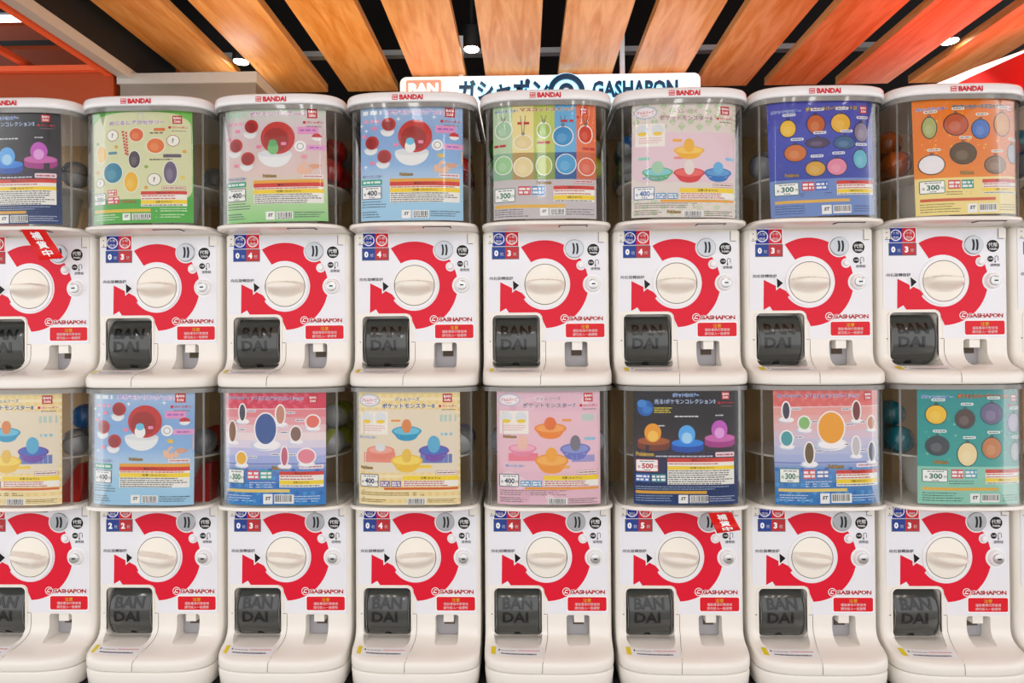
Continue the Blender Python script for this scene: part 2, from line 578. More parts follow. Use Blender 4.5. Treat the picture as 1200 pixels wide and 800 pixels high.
LEDGE = [(0.0, 1, 0.004), (0.003, 1, 0.001), (0.008, 1, 0), (0.016, 1, 0), (0.0225, 0.975, 0), (0.027, 0.92, 0), (0.0305, 0.82, 0), (0.033, 0.7, 0),
         (0.036, 0.52, 0), (0.0395, 0.36, 0), (0.045, 0.21, 0), (0.053, 0.09, 0), (0.064, 0.02, 0), (0.075, 0, 0)]
def t_at(z):
    for (z0, t0, _), (z1, t1, _) in zip(LEDGE, LEDGE[1:]):
        if z <= z1:
            return t0 + (t1 - t0) * (z - z0) / (z1 - z0)
    return 0.0
def surf_y(x, z):
    t = t_at(z)
    return t * bulge_y(x)
PB, PF = plan_bulge(), plan_flat()
def ring_at(z, t, inset, yb=YBACK):
    r = []
    for (bx, by), (fx, fy) in zip(PB, PF):
        x, y = fx + (bx - fx) * t, fy + (by - fy) * t
        k = 1 - inset / A
        r.append((x * k, y + inset, z))
    a = A * (1 - inset / A)
    return r + [(a, yb, z), (-a, yb, z)]
DX0, DX1, DZ0, DZ1 = -0.1255, -0.015, 0.039, 0.161      # capsule door opening
CX0, CX1, CZ0, CZ1 = 0.042, 0.0955, 0.040, 0.0985       # coin return opening
def make_body():
    me = MB().loft([ring_at(z, t, i) for z, t, i in LEDGE] + [ring_at(0.2, 0, 0), ring_at(0.352, 0, 0), ring_at(0.357, 0, 0.003)]).me('body')
    cut = MB()
    for x0, x1, z0, z1, r, dep in ((DX0, DX1, DZ0, DZ1, 0.011, 0.045), (CX0, CX1, CZ0, CZ1, 0.006, 0.032)):
        p = rrect(x0, x1, z0, z1, r)
        cut.loft([[(x, -0.2, z) for x, z in p], [(x, dep, z) for x, z in p]])
    ob = bpy.data.objects.new('tmp_body', me)
    oc = bpy.data.objects.new('tmp_cut', cut.me('tmp_cut'))
    COL.objects.link(ob)
    COL.objects.link(oc)
    md = ob.modifiers.new('cut', 'BOOLEAN')
    md.operation, md.object, md.solver = 'DIFFERENCE', oc, 'EXACT'
    dg = bpy.context.evaluated_depsgraph_get()
    out = bpy.data.meshes.new_from_object(ob.evaluated_get(dg))
    bpy.data.objects.remove(ob)
    bpy.data.objects.remove(oc)
    out.name = 'body'
    bm = bmesh.new()
    bm.from_mesh(out)
    for f in bm.faces:
        f.smooth = True
    for e in bm.edges:
        if len(e.link_faces) == 2 and e.calc_face_angle(0) > R(30):
            e.smooth = False
    bm.to_mesh(out)
    bm.free()
    out.materials.clear()
    return out

def px(x, y):          # measured panel coordinates -> local x, z
    return ((400 + x / 3.636 - 644) / 502, (405 - (260 + y / 3.636)) / 502 + 0.09)
def panel_tf(y0=0.0):
    def tf(x, y, lay):
        u, z = px(x, y)
        return (u, -0.0008 - y0 - 0.00025 * lay, z)
    return tf

def make_prototype():
    """mesh data shared by all the machines: {name: (mesh, material, [children])}"""
    T = []
    T.append(('body', make_body(), M['cream'], []))
    # white printed plate on the front
    pts = [(-0.139, 0.350), (-0.139, 0.168)]
    pts += [(-0.0165 + 0.012 * math.sin(R(a)), 0.156 + 0.012 * math.cos(R(a))) for a in (0, 30, 60, 90)]
    pts += [(-0.0045, 0.101), (0.139, 0.101), (0.139, 0.350)]
    mb = MB()
    mb.loft([[(x, 0.002, z) for x, z in pts], [(x, -0.0008, z) for x, z in pts]])
    T.append(('front_plate', mb.me('front_plate'), M['plate'], []))
    # door frame: thin raised border
    o_, i_ = rrect(DX0 - 0.004, DX1 + 0.004, DZ0 + 0.012, DZ1 + 0.004, 0.014), rrect(DX0, DX1, DZ0 + 0.012, DZ1, 0.011)
    mb = MB().loft([[(x, 0.004, z) for x, z in i_], [(x, -0.0022, z) for x, z in i_], [(x, -0.0022, z) for x, z in o_], [(x, 0.0, z) for x, z in o_]], caps=False)
    T.append(('door_frame', mb.me('door_frame', True), M['cream'], []))
    # smoked capsule door, barrel shaped
    zc, hz = (DZ0 + DZ1) / 2 - 0.001, 0.0575
    def door_y(z):
        return 0.031 - 0.034 * max(0.0, 1 - ((z - zc) / hz) ** 2) ** 0.62
    mb = MB()
    rings = []
    xa, xb = DX0 + 0.006, DX1 - 0.006
    for k in range(25):
        z = zc - hz + 2 * hz * k / 24
        y = door_y(z)
        e = 0.004
        rings.append([(xa, 0.034, z), (xa, y + e, z), (xa + 0.0012, y + 0.0012, z), (xa + e, y, z), (xb - e, y, z), (xb - 0.0012, y + 0.0012, z), (xb, y + e, z), (xb, 0.034, z)])
    mb.loft(rings)
    door = ('capsule_door', mb.me('capsule_door', True, 50), M['smoke'], [])
    ml = MB()
    for t, z0, w in (('BAN', 0.112, 0.070), ('DAI', 0.081, 0.060)):
        v, f, a, b, c, d = glyphs(t, 0.03)
        P = [(xa + 0.013 + (x - a) * w / (b - a), 0, z0 + (z - c) * 0.025 / (d - c)) for x, z in v]
        bm = bmesh.new()
        bv = [bm.verts.new(p) for p in P]
        for q in f:
            bm.faces.new([bv[i] for i in q])
        for i in range(1, 12):          # cut into thin rows so the letters follow the barrel
            bmesh.ops.bisect_plane(bm, geom=bm.verts[:] + bm.edges[:] + bm.faces[:], plane_co=(0, 0, z0 + 0.025 * i / 12), plane_no=(0, 0, 1))
        bm.verts.index_update()
        ml.add([(p.co.x, door_y(p.co.z) - 0.0009, p.co.z) for p in bm.verts], [[p.index for p in q.verts] for q in bm.faces])
        bm.free()
    door[3].append(('embossed_lettering', mesh('embossed_lettering', ml.v, ml.f), M['smoke_letter'], []))
    nt_ = MB()
    pp = [(-0.0725 + 0.0085 * math.cos(R(a)), zc - hz + 0.0015 + 0.0085 * math.sin(R(a))) for a in range(0, 181, 15)]
    nt_.add([(x, door_y(max(z, zc - hz)) - 0.0012, z) for x, z in pp], [tuple(range(len(pp)))])
    door[3].append(('finger_notch', mesh('finger_notch', nt_.v, nt_.f), M['dark'], []))
    for x0, x1 in ((xa - 0.0014, xa - 0.0002), (xb + 0.0002, xb + 0.0014)):
        rb_ = MB()
        rr = []
        for k in range(25):
            z = zc - hz + 2 * hz * k / 24
            y = door_y(z)
            rr.append([(x0, y - 0.0008, z), (x1, y - 0.0008, z), (x1, y + 0.005, z), (x0, y + 0.005, z)])
        rb_.loft(rr)
        door[3].append(('clear_edge', rb_.me('clear_edge', True), M['flange'], []))
    T.append(door)
    # coin return: grey pocket lining and the cream flap
    p = rrect(CX0 + 0.001, CX1 - 0.001, CZ0 + 0.001, CZ1 - 0.001, 0.005)
    mb = MB().loft([[(x, 0.031, z) for x, z in p], [(x, 0.028, z) for x, z in p]])
    ret = ('coin_return', mb.me('coin_return'), M['grey'], [])
    ret[3].append(('flap', MB().box(0.060, 0.0835, 0.006, 0.026, 0.079, 0.0985).me('flap'), M['cream'], []))
    ret[3].append(('inner_slot', MB().box(0.0595, 0.084, 0.0255, 0.0275, 0.066, 0.080).me('inner_slot'), M['seam'], []))
    T.append(ret)
    # dial
    c0 = px(882, 267)
    rd = 0.0462
    mb = MB()
    nr, na = 26, 72
    def hgt(x, z):
        q = math.hypot(x, z) / rd
        base = 0.003 + 0.003 * (1 - q * q)
        half = 0.0125 * (1 - 0.55 * (x / rd) ** 2)
        if z > 0:
            f = max(0.0, 1 - (z / (half * 0.9)) ** 10) if abs(z) < half * 0.9 else 0.0
        else:
            u = min(1.0, -z / (half * 2.2))
            f = 0.5 + 0.5 * math.cos(math.pi * u)
        edge = max(0.0, 1 - (abs(x) / (rd * 0.985)) ** 5)
        return base + 0.024 * f * edge
    v = [(0, -hgt(0, 0), 0)]
    for i in range(1, nr + 1):
        for j in range(na):
            a = 2 * math.pi * j / na
            r = rd * (i / nr) ** 0.85
            x, z = r * math.cos(a), r * math.sin(a)
            v.append((x, -hgt(x, z), z))
    f = [(0, 1 + j, 1 + (j + 1) % na) for j in range(na)]
    for i in range(nr - 1):
        for j in range(na):
            k = (j + 1) % na
            f.append((1 + i * na + j, 1 + (i + 1) * na + j, 1 + (i + 1) * na + k, 1 + i * na + k))
    o0 = 1 + (nr - 1) * na
    v += [(x * 1.0, 0.0, z) for x, y, z in v[o0:o0 + na]]
    for j in range(na):
        k = (j + 1) % na
        f.append((o0 + j, o0 + na + j, o0 + na + k, o0 + k))
    T.append(('dial', MB().add(v, f).me('dial', True, 50), M['dial'], [], (c0[0], 0, c0[1])))
    T.append(('dial_ring', yring(c0, rd, rd + 0.0016, -0.0022, 0.0).me('dial_ring', True), M['seam'], []))
    T.append(('dial_collar', yring(c0, rd + 0.0016, rd + 0.0085, -0.003, 0.0).me('dial_collar', True), M['white'], []))
    # coin slot
    c1 = px(1008, 117)
    cs = ('coin_slot', MB().cyl((c1[0], 0, c1[1]), 'y', [(0, 0.0218), (0.003, 0.0218), (0.0042, 0.0205), (0.0042, 0.0001)], 36).me('coin_slot', True), M['steel'], [])
    for k, dx in enumerate((-0.0042, 0.0042)):
        rr = []
        for i in range(9):
            z = -0.0125 + 0.025 * i / 8
            cx = c1[0] + 0.002 + dx + 0.0022 * (1 - (z / 0.0125) ** 2) - 0.001
            rr.append([(cx - 0.0021, -0.0048, c1[1] + z), (cx + 0.0021, -0.0048, c1[1] + z), (cx + 0.0021, -0.004, c1[1] + z), (cx - 0.0021, -0.004, c1[1] + z)])
        cs[3].append(('slit', MB().loft(rr).me('slit'), M['dark'], []))
    T.append(cs)
    c2 = px(1036, 187)
    rt = ('return_button', MB().cyl((c2[0], 0, c2[1]), 'y', [(0, 0.0075), (0.006, 0.0070), (0.0075, 0.0055), (0.008, 0.0001)], 20).me('return_button', True), M['white'], [])
    rt[3].append(('bezel', yring(c2, 0.0078, 0.0096, -0.0015, 0.0).me('bezel', True), M['plate'], []))
    T.append(rt)
    c3 = px(1085, 268)
    lk = ('key_lock', MB().cyl((c3[0], 0, c3[1]), 'y', [(0, 0.0185), (0.005, 0.0175), (0.008, 0.0150), (0.008, 0.0001)], 28).me('key_lock', True), M['white'], [])
    lk[3].append(('lock_core', MB().cyl((c3[0], -0.008, c3[1]), 'y', [(0, 0.0118), (0.004, 0.0112), (0.0046, 0.010), (0.0046, 0.0001)], 24).me('lock_core', True), M['chrome'], []))
    lk[3].append(('keyhole', MB().box(c3[0] - 0.0035, c3[0] + 0.0045, -0.0134, -0.0124, c3[1] - 0.0015, c3[1] + 0.0015).me('keyhole'), M['dark'], []))
    T.append(lk)
    # corner hinge blocks at the top of the plate
    for s in (-1, 1):
        T.append(('hinge_block', MB().box(s * 0.131 - 0.0085, s * 0.131 + 0.0085, -0.0016, 0.002, 0.330, 0.3525).me('hinge_block'), M['cream'], []))
    # seam lines of the lower door
    def seam(pts, w=0.0005):
        vs = []
        for n_, ((xa_, za_), (xb_, zb_)) in enumerate(zip(pts, pts[1:])):
            n = max(1, int(max(abs(xb_ - xa_), abs(zb_ - za_)) / 0.004))
            for i in range(0 if n_ == 0 else 1, n + 1):
                vs.append((xa_ + (xb_ - xa_) * i / n, za_ + (zb_ - za_) * i / n))
        rr = []
        for i, (x, z) in enumerate(vs):
            a_, b_ = vs[max(i - 1, 0)], vs[min(i + 1, len(vs) - 1)]
            L = math.hypot(b_[0] - a_[0], b_[1] - a_[1])
            nx, nz = -(b_[1] - a_[1]) / L * w, (b_[0] - a_[0]) / L * w
            y = min(surf_y(x, z), -0.0017 if z > 0.32 else 0) - 0.0004
            rr.append([(x - nx, y, z - nz), (x + nx, y, z + nz)])
        m_ = MB().loft(rr, caps=False, closed=False)
        T.append(('panel_seam', mesh('panel_seam', m_.v, m_.f), M['seam'], []))
    zl = 0.1005
    seam([(-0.1335, zl), (DX0 - 0.004, zl)])
    seam([(DX1 + 0.004, zl), (-0.002, zl), (-0.002, 0.055), (-0.004, 0.044), (-0.008, 0.036), (-0.013, 0.030), (-0.016, 0.022), (-0.0165, 0.004)])
    for s in (-1, 1):
        seam([(s * 0.122, 0.3525), (s * 0.122, 0.329), (s * 0.1345, 0.329)], 0.0006)
    for zz in (zl, 0.345, 0.333):
        T.append(('screw', MB().cyl((-0.1305, -0.0016 if zz > 0.2 else 0.0, zz), 'y', [(0, 0.0014), (0.0006, 0.0012)], 10).me('screw'), M['seam'], []))
    # window: rim, clear shell, flange, hopper, back
    def ring_b(z, inset, yb=YBACK):
        k = (A - inset) / A
        return [(x * k, (y - YB) * (1 - inset / B0) + YB, z) for x, y in PB] + [(A * k, yb, z), (-A * k, yb, z)]
    T.append(('window_rim', MB().loft([ring_b(0.3572, 0.004), ring_b(0.3590, 0.0005), ring_b(0.3640, 0.0), ring_b(0.3665, 0.002)]).me('window_rim', True, 50), M['cream'], []))
    la = ('latch', MB().box(0.030, 0.088, -0.0665, -0.052, 0.3553, 0.3573).me('latch'), M['cream'], [])
    la[3].append(('latch_gap', MB().box(0.0275, 0.0905, -0.069, -0.0495, 0.3558, 0.3571).me('latch_gap'), M['dark'], []))
    T.append(la)
    def shell(z0, z1, i0, i1):
        o1 = [(x * (A - i0) / A, (y - YB) * (1 - i0 / B0) + YB) for x, y in PB]
        o2 = [(x * (A - i1) / A, (y - YB) * (1 - i1 / B0) + YB) for x, y in PB]
        o1 = [(o1[0][0], 0.186)] + o1 + [(o1[-1][0], 0.186)]
        o2 = [(o2[0][0], 0.186)] + o2 + [(o2[-1][0], 0.186)]
        rr = []
        for (x1, y1), (x2, y2) in zip(o1, o2):
            rr.append([(x1, y1, z0), (x1, y1, z1), (x2, y2, z1), (x2, y2, z0)])
        return MB().loft(rr)
    T.append(('window', shell(0.3667, 0.6300, 0.003, 0.0052).me('window', True, 40), M['clear'], []))
    for k in (7, 37):
        (xa1, ya1), (xa2, ya2) = PB[k], PB[k + 1] if k > 20 else PB[k - 1]
        q = 1 - 0.0055 / A
        rr = [[(xa1 * q, ya1 * q, z), (xa2 * q, ya2 * q, z), (xa2 * q * 0.985, ya2 * q * 0.985 + 0.002, z), (xa1 * q * 0.985, ya1 * q * 0.985 + 0.002, z)] for z in (0.3668, 0.6225)]
        T.append(('window_rib', MB().loft(rr).me('window_rib'), M['flange'], []))
    T.append(('window_flange', shell(0.6225, 0.6325, 0.0004, 0.0028).me('window_flange', True, 40), M['flange'], []))
    hp = [(0.0, 0.040), (0.012, 0.046), (0.098, 0.060), (0.098, 0.112), (0.099, 0.1275), (0.1005, 0.129), (0.103, 0.129), (0.104, 0.128), (0.104, 0.012), (0.110, 0.0001)]
    T.append(('hopper', MB().cyl((0, 0.068, 0.3668), 'z', hp, 48).me('hopper', True, 40), M['cream'], []))
    T.append(('case_back', MB().box(-0.1505, 0.1505, 0.1865, YBACK, 0.3668, 0.633).me('case_back'), M['case'], []))
    # printed marks
    cv = Canvas(panel_tf())
    red, blk = '#e21b35', '#151313'
    cv.part('arrow_decal')
    cx, cy, ro, ri = 880, 266, 187, 109
    pts = [(cx + ro * math.cos(R(a)), cy - ro * math.sin(R(a))) for a in range(122, -93, -5)]
    pts += [(872, 420), (869, 402), (860, 391), (846, 386), (728, 386), (716, 368), (690, 383), (692, 256), (784, 303), (800, 322), (792, 330)]
    pts += [(cx + ri * math.cos(R(a)), cy - ri * math.sin(R(a))) for a in range(-139, 124, 5)]
    cv.poly(pts, red, 1)
    cv.ell(1008, 117, 46, 46, '#f4f4f6', 2, 24)
    cv.ell(1036, 188, 20, 20, '#f4f4f6', 2, 16)
    cv.ell(1085, 268, 42, 42, '#f4f4f6', 2, 20)
    cv.part('pointer_mark')
    cv.poly([(746, 250), (772, 270), (748, 292)], blk, 4)
    cv.poly([(740, 241), (780, 270), (743, 302)], '#f4f4f6', 3)
    cv.text('向右旋轉旋鈕', 697, 240, 14, '#3c3c44', 2, 100, 0.01)
    cv.part('spec_sticker')
    cv.rect(656, 40, 774, 106, '#ffffff', 1)
    cv.rect(660, 43, 714, 103, '#1531a0', 2)
    cv.rect(714, 43, 770, 103, '#df2433', 2)
    for x, t in ((687, '大幣'), (742, '小幣')):
        cv.ring(x, 73, 20, 24, '#ffffff', 3)
        cv.text(t, x, 64, 13, '#ffffff', 3, 27, 0.012)
        cv.text('規格', x, 83, 13, '#ffffff', 3, 27, 0.012)
    cv.part('token_badge')
    cv.ell(1088, 122, 28, 28, '#ffffff', 2, 24)
    cv.ell(1088, 122, 25.5, 25.5, blk, 3, 24)
    cv.text('代幣', 1088, 117, 18, '#ffffff', 4, 38, 0.03)
    cv.text('TOKEN', 1088, 135, 8, '#ffffff', 4, 32, 0.02)
    cv.part('return_badge')
    cv.ell(1078, 176, 12.5, 12.5, blk, 2, 18)
    cv.text('代幣', 1078, 176, 8, '#ffffff', 3, 18, 0.02)
    cv.ring(1103, 170, 5, 7.5, '#6b6b70', 2, 14, 180, 360)
    cv.rect(1108, 170, 1110.5, 184, '#6b6b70', 2)
    cv.rect(1095.5, 170, 1098, 188, '#6b6b70', 2)
    cv.poly([(1093, 186), (1101, 186), (1097, 194)], blk, 2)
    cv.text('退幣鈕', 1097, 202, 12, '#4a4a50', 2, 40, 0.01)
    cv.part('logo_lettering')
    cv.ell(964, 412, 17, 17, '#ffffff', 3, 20)
    cv.ell(964, 412, 14, 14, '#d01a32', 4, 20)
    cv.ring(966, 411, 5.5, 8.5, '#ffffff', 5, 16, 60, 330)
    cv.rect(953, 415, 970, 418, '#ffffff', 5)
    cv.text('GASHAPON', 1054, 413, 21, '#ffffff', 3, 150, 0.12)
    cv.text('GASHAPON', 1054, 413, 18, '#b8222f', 4, 146, 0.035)
    cv.part('warning_label')
    cv.rect(965, 431, 1137, 497, '#ffffff', 2, 8)
    cv.rect(969, 435, 1133, 493, '#e0202e', 3, 7)
    cv.text('注意', 1051, 448, 15, '#f7c33a', 4, 34, 0.03)
    cv.text('僅能專用代幣使用', 1051, 465, 12, '#ffffff', 4, 104, 0.012)
    cv.text('請勿投入一般硬幣', 1051, 481, 12, '#ffffff', 4, 104, 0.012)
    tmp = cv.build(None, M['decal'])
    for k, o in tmp.items():
        T.append((k, o.data, M['decal'], []))
        bpy.data.objects.remove(o)
    # notice strip lying on the sloping ledge
    def ledge_tf(x, y, lay):
        u = -0.129 + x / 1000.0
        z = 0.0375 - y / 1000.0
        return (u, surf_y(u, z) - 0.0003 - 0.0002 * lay, z + 0.0006 + 0.0001 * lay)
    cv = Canvas(ledge_tf, 8)
    cv.part('notice_label')
    cv.rect(0, 0.0, 114, 6.2, '#f4f4f4', 1)
    cv.rect(-2, -0.3, 8, 6.2, '#e8cf2a', 2)
    cv.ell(16, 1.9, 2.2, 0.8, '#222222', 2, 8)
    cv.lines(20, 54, [1.5], 0.9, '#555566', 2, 3, False)
    cv.lines(57, 108, [1.2], 1.1, '#dd8f98', 2, 4, False)
    cv.lines(20, 100, [3.9], 0.9, '#66667a', 2, 5, False)
    tmp = cv.build(None, M['decal'])
    for k, o in tmp.items():
        T.append((k, o.data, M['decal'], []))
        bpy.data.objects.remove(o)
    return T

PROTO = make_prototype()

def counter_mesh(a, b):
    cv = Canvas(panel_tf())
    cv.part('coin_counter')
    cv.rect(657, 105, 773, 159, '#6a6a70', 1)
    cv.rect(660, 108, 714, 156, '#2b4796', 2)
    cv.rect(714, 108, 770, 156, '#c2343a', 2)
    cv.text(a, 676, 133, 26, '#ffffff', 3, None, 0.05)
    cv.text(b, 731, 133, 26, '#ffffff', 3, None, 0.05)
    cv.text('枚', 700, 137, 15, '#dfe4f2', 3, None, 0.01)
    cv.text('枚', 755, 137, 15, '#f2dede', 3, None, 0.01)
    o = cv.build(None, M['decal'])['coin_counter']
    me = o.data
    bpy.data.objects.remove(o)
    return me
_cm = {}

def lid_meshes():
    la, lb = A + 0.0035, B0 + 0.0045
    def rg(z, ins):
        k = (la - ins) / la
        q = plan_bulge(la, lb, YB)
        return [(x * k, (y - YB) * (1 - ins / lb) + YB, z) for x, y in q] + [(la * k, YBACK, z), (-la * k, YBACK, z)]
    me = MB().loft([rg(0.6328, 0.006), rg(0.6332, 0.0015), rg(0.635, 0.0002), rg(0.640, 0.0), rg(0.6500, 0.0008), rg(0.6545, 0.003), rg(0.6575, 0.008), rg(0.659, 0.016)]).me('lid', True, 60)
    def tf(x, y, lay):
        return (x, bulge_y(x, la, lb, YB) - 0.0006 - 0.0002 * lay, 0.6425 - y)
    cv = Canvas(tf, 0.004)
    cv.part('logo_lettering')
    red = '#d3122b'
    cv.rect(-0.036, -0.0055, -0.0235, 0.0062, red, 1)
    cv.text('BAN', -0.02975, -0.0024, 0.0036, '#ffffff', 2, 0.0095, 0.02)
    cv.text('DAI', -0.02975, 0.0032, 0.0036, '#ffffff', 2, 0.0095, 0.02)
    cv.text('BANDAI', 0.0065, 0.0003, 0.0115, red, 1, 0.052, 0.045)
    o = cv.build(None, M['decal'])['logo_lettering']
    m2 = o.data
    bpy.data.objects.remove(o)
    return me, m2
LID, LIDTXT = lid_meshes()
def skirt_mesh():
    return MB().loft([ring_at(-0.045, 1, 0.006), ring_at(-0.041, 1, 0.003), ring_at(-0.006, 1, 0.0005), ring_at(-0.0012, 1, 0.0022), ring_at(-0.0002, 1, 0.006)]).me('base_skirt', True, 40)
SKIRT = skirt_mesh()

def xcol(k):
    return D * (-0.7246 + 0.2128 * (k - 1)) - 0.131
ZLOW, ZUP = CAMZ - 0.724, CAMZ - 0.090

CHUTE = MB().loft([[(x, y, 0.367) for x, y in ((0.062, -0.02), (0.128, -0.02), (0.128, 0.02), (0.062, 0.02))], [(x, y, 0.443) for x, y in ((0.076, 0.05), (0.098, 0.05), (0.098, 0.085), (0.076, 0.085))]]).me('chute')
def add_part(spec, parent):
    name, me, m, kids = spec[:4]
    o = obj(name, me, m, parent)
    if len(spec) > 4:
        o.location = spec[4]
    for k in kids:
        add_part(k, o)
    return o

def machine(k, row, nums, dial, label):
    root = empty('capsule_vending_machine', (xcol(k), D, ZUP if row else ZLOW))
    tag(root, label, 'vending machine', 'capsule vending machines in two stacked rows')
    for sp in PROTO:
        o = add_part(sp, root)
        if sp[0] == 'dial':
            o.rotation_euler = (0, R(dial), 0)
    if nums not in _cm:
        _cm[nums] = counter_mesh(*nums)
    obj('coin_counter', _cm[nums], M['decal'], root)
    if row:
        l = obj('lid', LID, M['white'], root)
        obj('logo_lettering', LIDTXT, M['decal'], l)
    else:
        obj('base_skirt', SKIRT, M['cream'], root)
        if k in (1, 2):
            obj('chute', CHUTE, M['red'], root)
    return root

UP = {1: (('0', '5'), 0, 'lidded machine on the top row with dark night-blue poster and red hanging tag'),
      2: (('0', '3'), 0, 'lidded machine on the top row with green-bordered cream keychain poster'),
      3: (('0', '4'), 0, 'lidded machine on the top row with pink poster fading to green at its foot'),
      4: (('0', '4'), 0, 'lidded machine on the top row with sky-blue ring poster and red capsules inside'),
      5: (('0', '3'), 0, 'lidded machine on the top row with five-colour striped poster under the sign emblem'),
      6: (('0', '4'), 0, 'lidded machine on the top row with pale pink and green diamond-pattern poster'),
      7: (('0', '3'), 0, 'lidded machine on the top row with royal blue rubber mascot poster'),
      8: (('0', '3'), 0, 'lidded machine on the top row with bright orange rubber mascot poster'),
      9: (('0', '3'), 0, 'lidded machine on the top row with blue capsules, next to the orange poster machine')}
LO = {1: (('2', '2'), 9, 'bottom-row machine with yellow checked poster, red chute and blue capsule inside'),
      2: (('2', '2'), 9, 'bottom-row machine with sky-blue ring poster showing red domed capsules'),
      3: (('0', '3'), 5, 'bottom-row machine with red, white and blue acrylic stand poster, yellow capsules inside'),
      4: (('0', '4'), -4, 'bottom-row machine with yellow checked poster, between acrylic stand and pink posters'),
      5: (('0', '4'), 0, 'bottom-row machine with pink toy dish poster'),
      6: (('0', '5'), 6, 'bottom-row machine with dark night-blue poster and red hanging tag'),
      7: (('0', '3'), 6, 'bottom-row machine with coral and blue acrylic stand poster, no capsules beside it'),
      8: (('0', '3'), 6, 'bottom-row machine with teal rubber mascot poster and teal capsules inside'),
      9: (('0', '3'), 6, 'bottom-row machine at the row end next to the teal poster machine')}
for k, (n, d, l) in UP.items():
    machine(k, 1, n, d, l)
for k, (n, d, l) in LO.items():
    machine(k, 0, n, d, l)

# ================================================================== POSTERS
INS = 0.0105
AI, BI = A - INS, B0 - INS * 0.7
_tab = [(0.0, 0.0)]
_x, _s = 0.0, 0.0
while _x < AI * 0.97:
    x2 = _x + 0.0005
    _s += math.hypot(0.0005, bulge_y(x2, AI, BI) - bulge_y(_x, AI, BI))
    _x = x2
    _tab.append((_s, _x))
def arc_x(s):
    a = abs(s)
    i = min(range(len(_tab)), key=lambda q: abs(_tab[q][0] - a)) if a > _tab[-1][0] else 0
    lo, hi = 0, len(_tab) - 1
    while hi - lo > 1:
        m = (lo + hi) // 2
        if _tab[m][0] <= a:
            lo = m
        else:
            hi = m
    s0, x0 = _tab[lo]
    s1, x1 = _tab[hi]
    x = x0 + (x1 - x0) * (a - s0) / (s1 - s0)
    return math.copysign(min(x, AI * 0.97), s)
PW, PH, PZ = 0.2335, 0.2545, 0.3715

def poster(k, row, box, bg, label, draw, dx=0.0, dz=0.0, tilt=0.0):
    """box: outline of the sheet in the units its layout is written in"""
    bx0, by0, bx1, by1 = box
    rnd = random.Random(k * 7 + row)
    ph = rnd.uniform(0, 6)
    def tf(x, y, lay):
        s = ((x - bx0) / (bx1 - bx0) - 0.5) * PW
        h = PZ + dz + (1 - (y - by0) / (by1 - by0)) * PH
        s, h = s + tilt * (h - 0.5) + dx, h - tilt * s
        X = arc_x(s)
        Y = bulge_y(X, AI, BI)
        wave = 0.0007 * math.sin(s * 48 + ph)
        return (X, Y + 0.0008 + wave - 0.00022 * lay, h)
    cv = Canvas(tf, (bx1 - bx0) / 26.0)
    cv.k = (by1 - by0) / 640.0
    # the sheet, a fine grid
    cv.part('poster')
    n, m = 30, 14
    pts = [(bx0 + (bx1 - bx0) * i / n, by0 + (by1 - by0) * j / m) for j in range(m + 1) for i in range(n + 1)]
    fc = [(j * (n + 1) + i, (j + 1) * (n + 1) + i, (j + 1) * (n + 1) + i + 1, j * (n + 1) + i + 1) for j in range(m) for i in range(n)]
    v, f, c = cv.cur
    v += [tf(x, y, 0) for x, y in pts]
    f += fc
    stops = [(p, lin(q)) for p, q in (bg if isinstance(bg, list) else [(0, bg), (1, bg)])]
    for x, y in pts:
        t = (y - by0) / (by1 - by0)
        for (p0, c0), (p1, c1) in zip(stops, stops[1:]):
            if t <= p1 + 1e-6:
                u = (t - p0) / (p1 - p0)
                c.append(tuple(a + (b - a) * u for a, b in zip(c0, c1)))
                break
    draw(cv)
    root = cv.build(None, M['print'])
    sheet = root.pop('poster')
    sheet.location = (xcol(k), D, ZUP if row else ZLOW)
    for o in root.values():
        o.parent = sheet
    tag(sheet, label, 'poster', 'posters in the machine windows')
    return sheet

RED, YEL = '#d63a2c', '#f6d62e'
def maker(cv, x, y, s=1.0, mark=True):
    cv.part('maker_logo')
    cv.rect(x - 25 * s, y - 25 * s, x + 25 * s, y + 25 * s, '#c9242f', 2)
    cv.text('BAN', x, y - 10 * s, 15 * s, '#ffffff', 3, 38 * s, 0.03)
    cv.text('DAI', x, y + 11 * s, 15 * s, '#ffffff', 3, 32 * s, 0.03)
    if mark:
        cv.ell(x - 40 * s, y + 47 * s, 8 * s, 8 * s, '#d02030', 2, 10)
        cv.text('ガシャポン', x + 12 * s, y + 47 * s, 15 * s, '#d02030', 2, 80 * s, 0.03)
        cv.lines(x - 30 * s, x + 45 * s, [y + 66 * s], 5 * s, '#8a6a6a', 2, 1)
def price(cv, x0, y0, x1, y1, p, edge):
    cv.part('price_box')
    cv.frame(x0, y0, x1, y1, 4 * cv.k, edge, '#fbfbfb', 2, 8 * cv.k)
    w, h = x1 - x0, y1 - y0
    cv.text(p, (x0 + x1) / 2 + w * 0.03, (y0 + y1) / 2 + h * 0.03, h * 0.42, edge, 4, w * 0.5, 0.03)
    cv.text('各', x0 + w * 0.16, y0 + h * 0.6, h * 0.2, edge, 4, None, 0.01)
    cv.text('円', x1 - w * 0.11, y0 + h * 0.6, h * 0.2, edge, 4, None, 0.01)
    cv.lines(x0 + w * 0.2, x1 - w * 0.15, [y0 + h * 0.14], h * 0.07, '#777777', 4, 2, False)
    cv.lines(x0 + w * 0.38, x1 - w * 0.35, [y0 + h * 0.82], h * 0.07, '#777777', 4, 3, False)
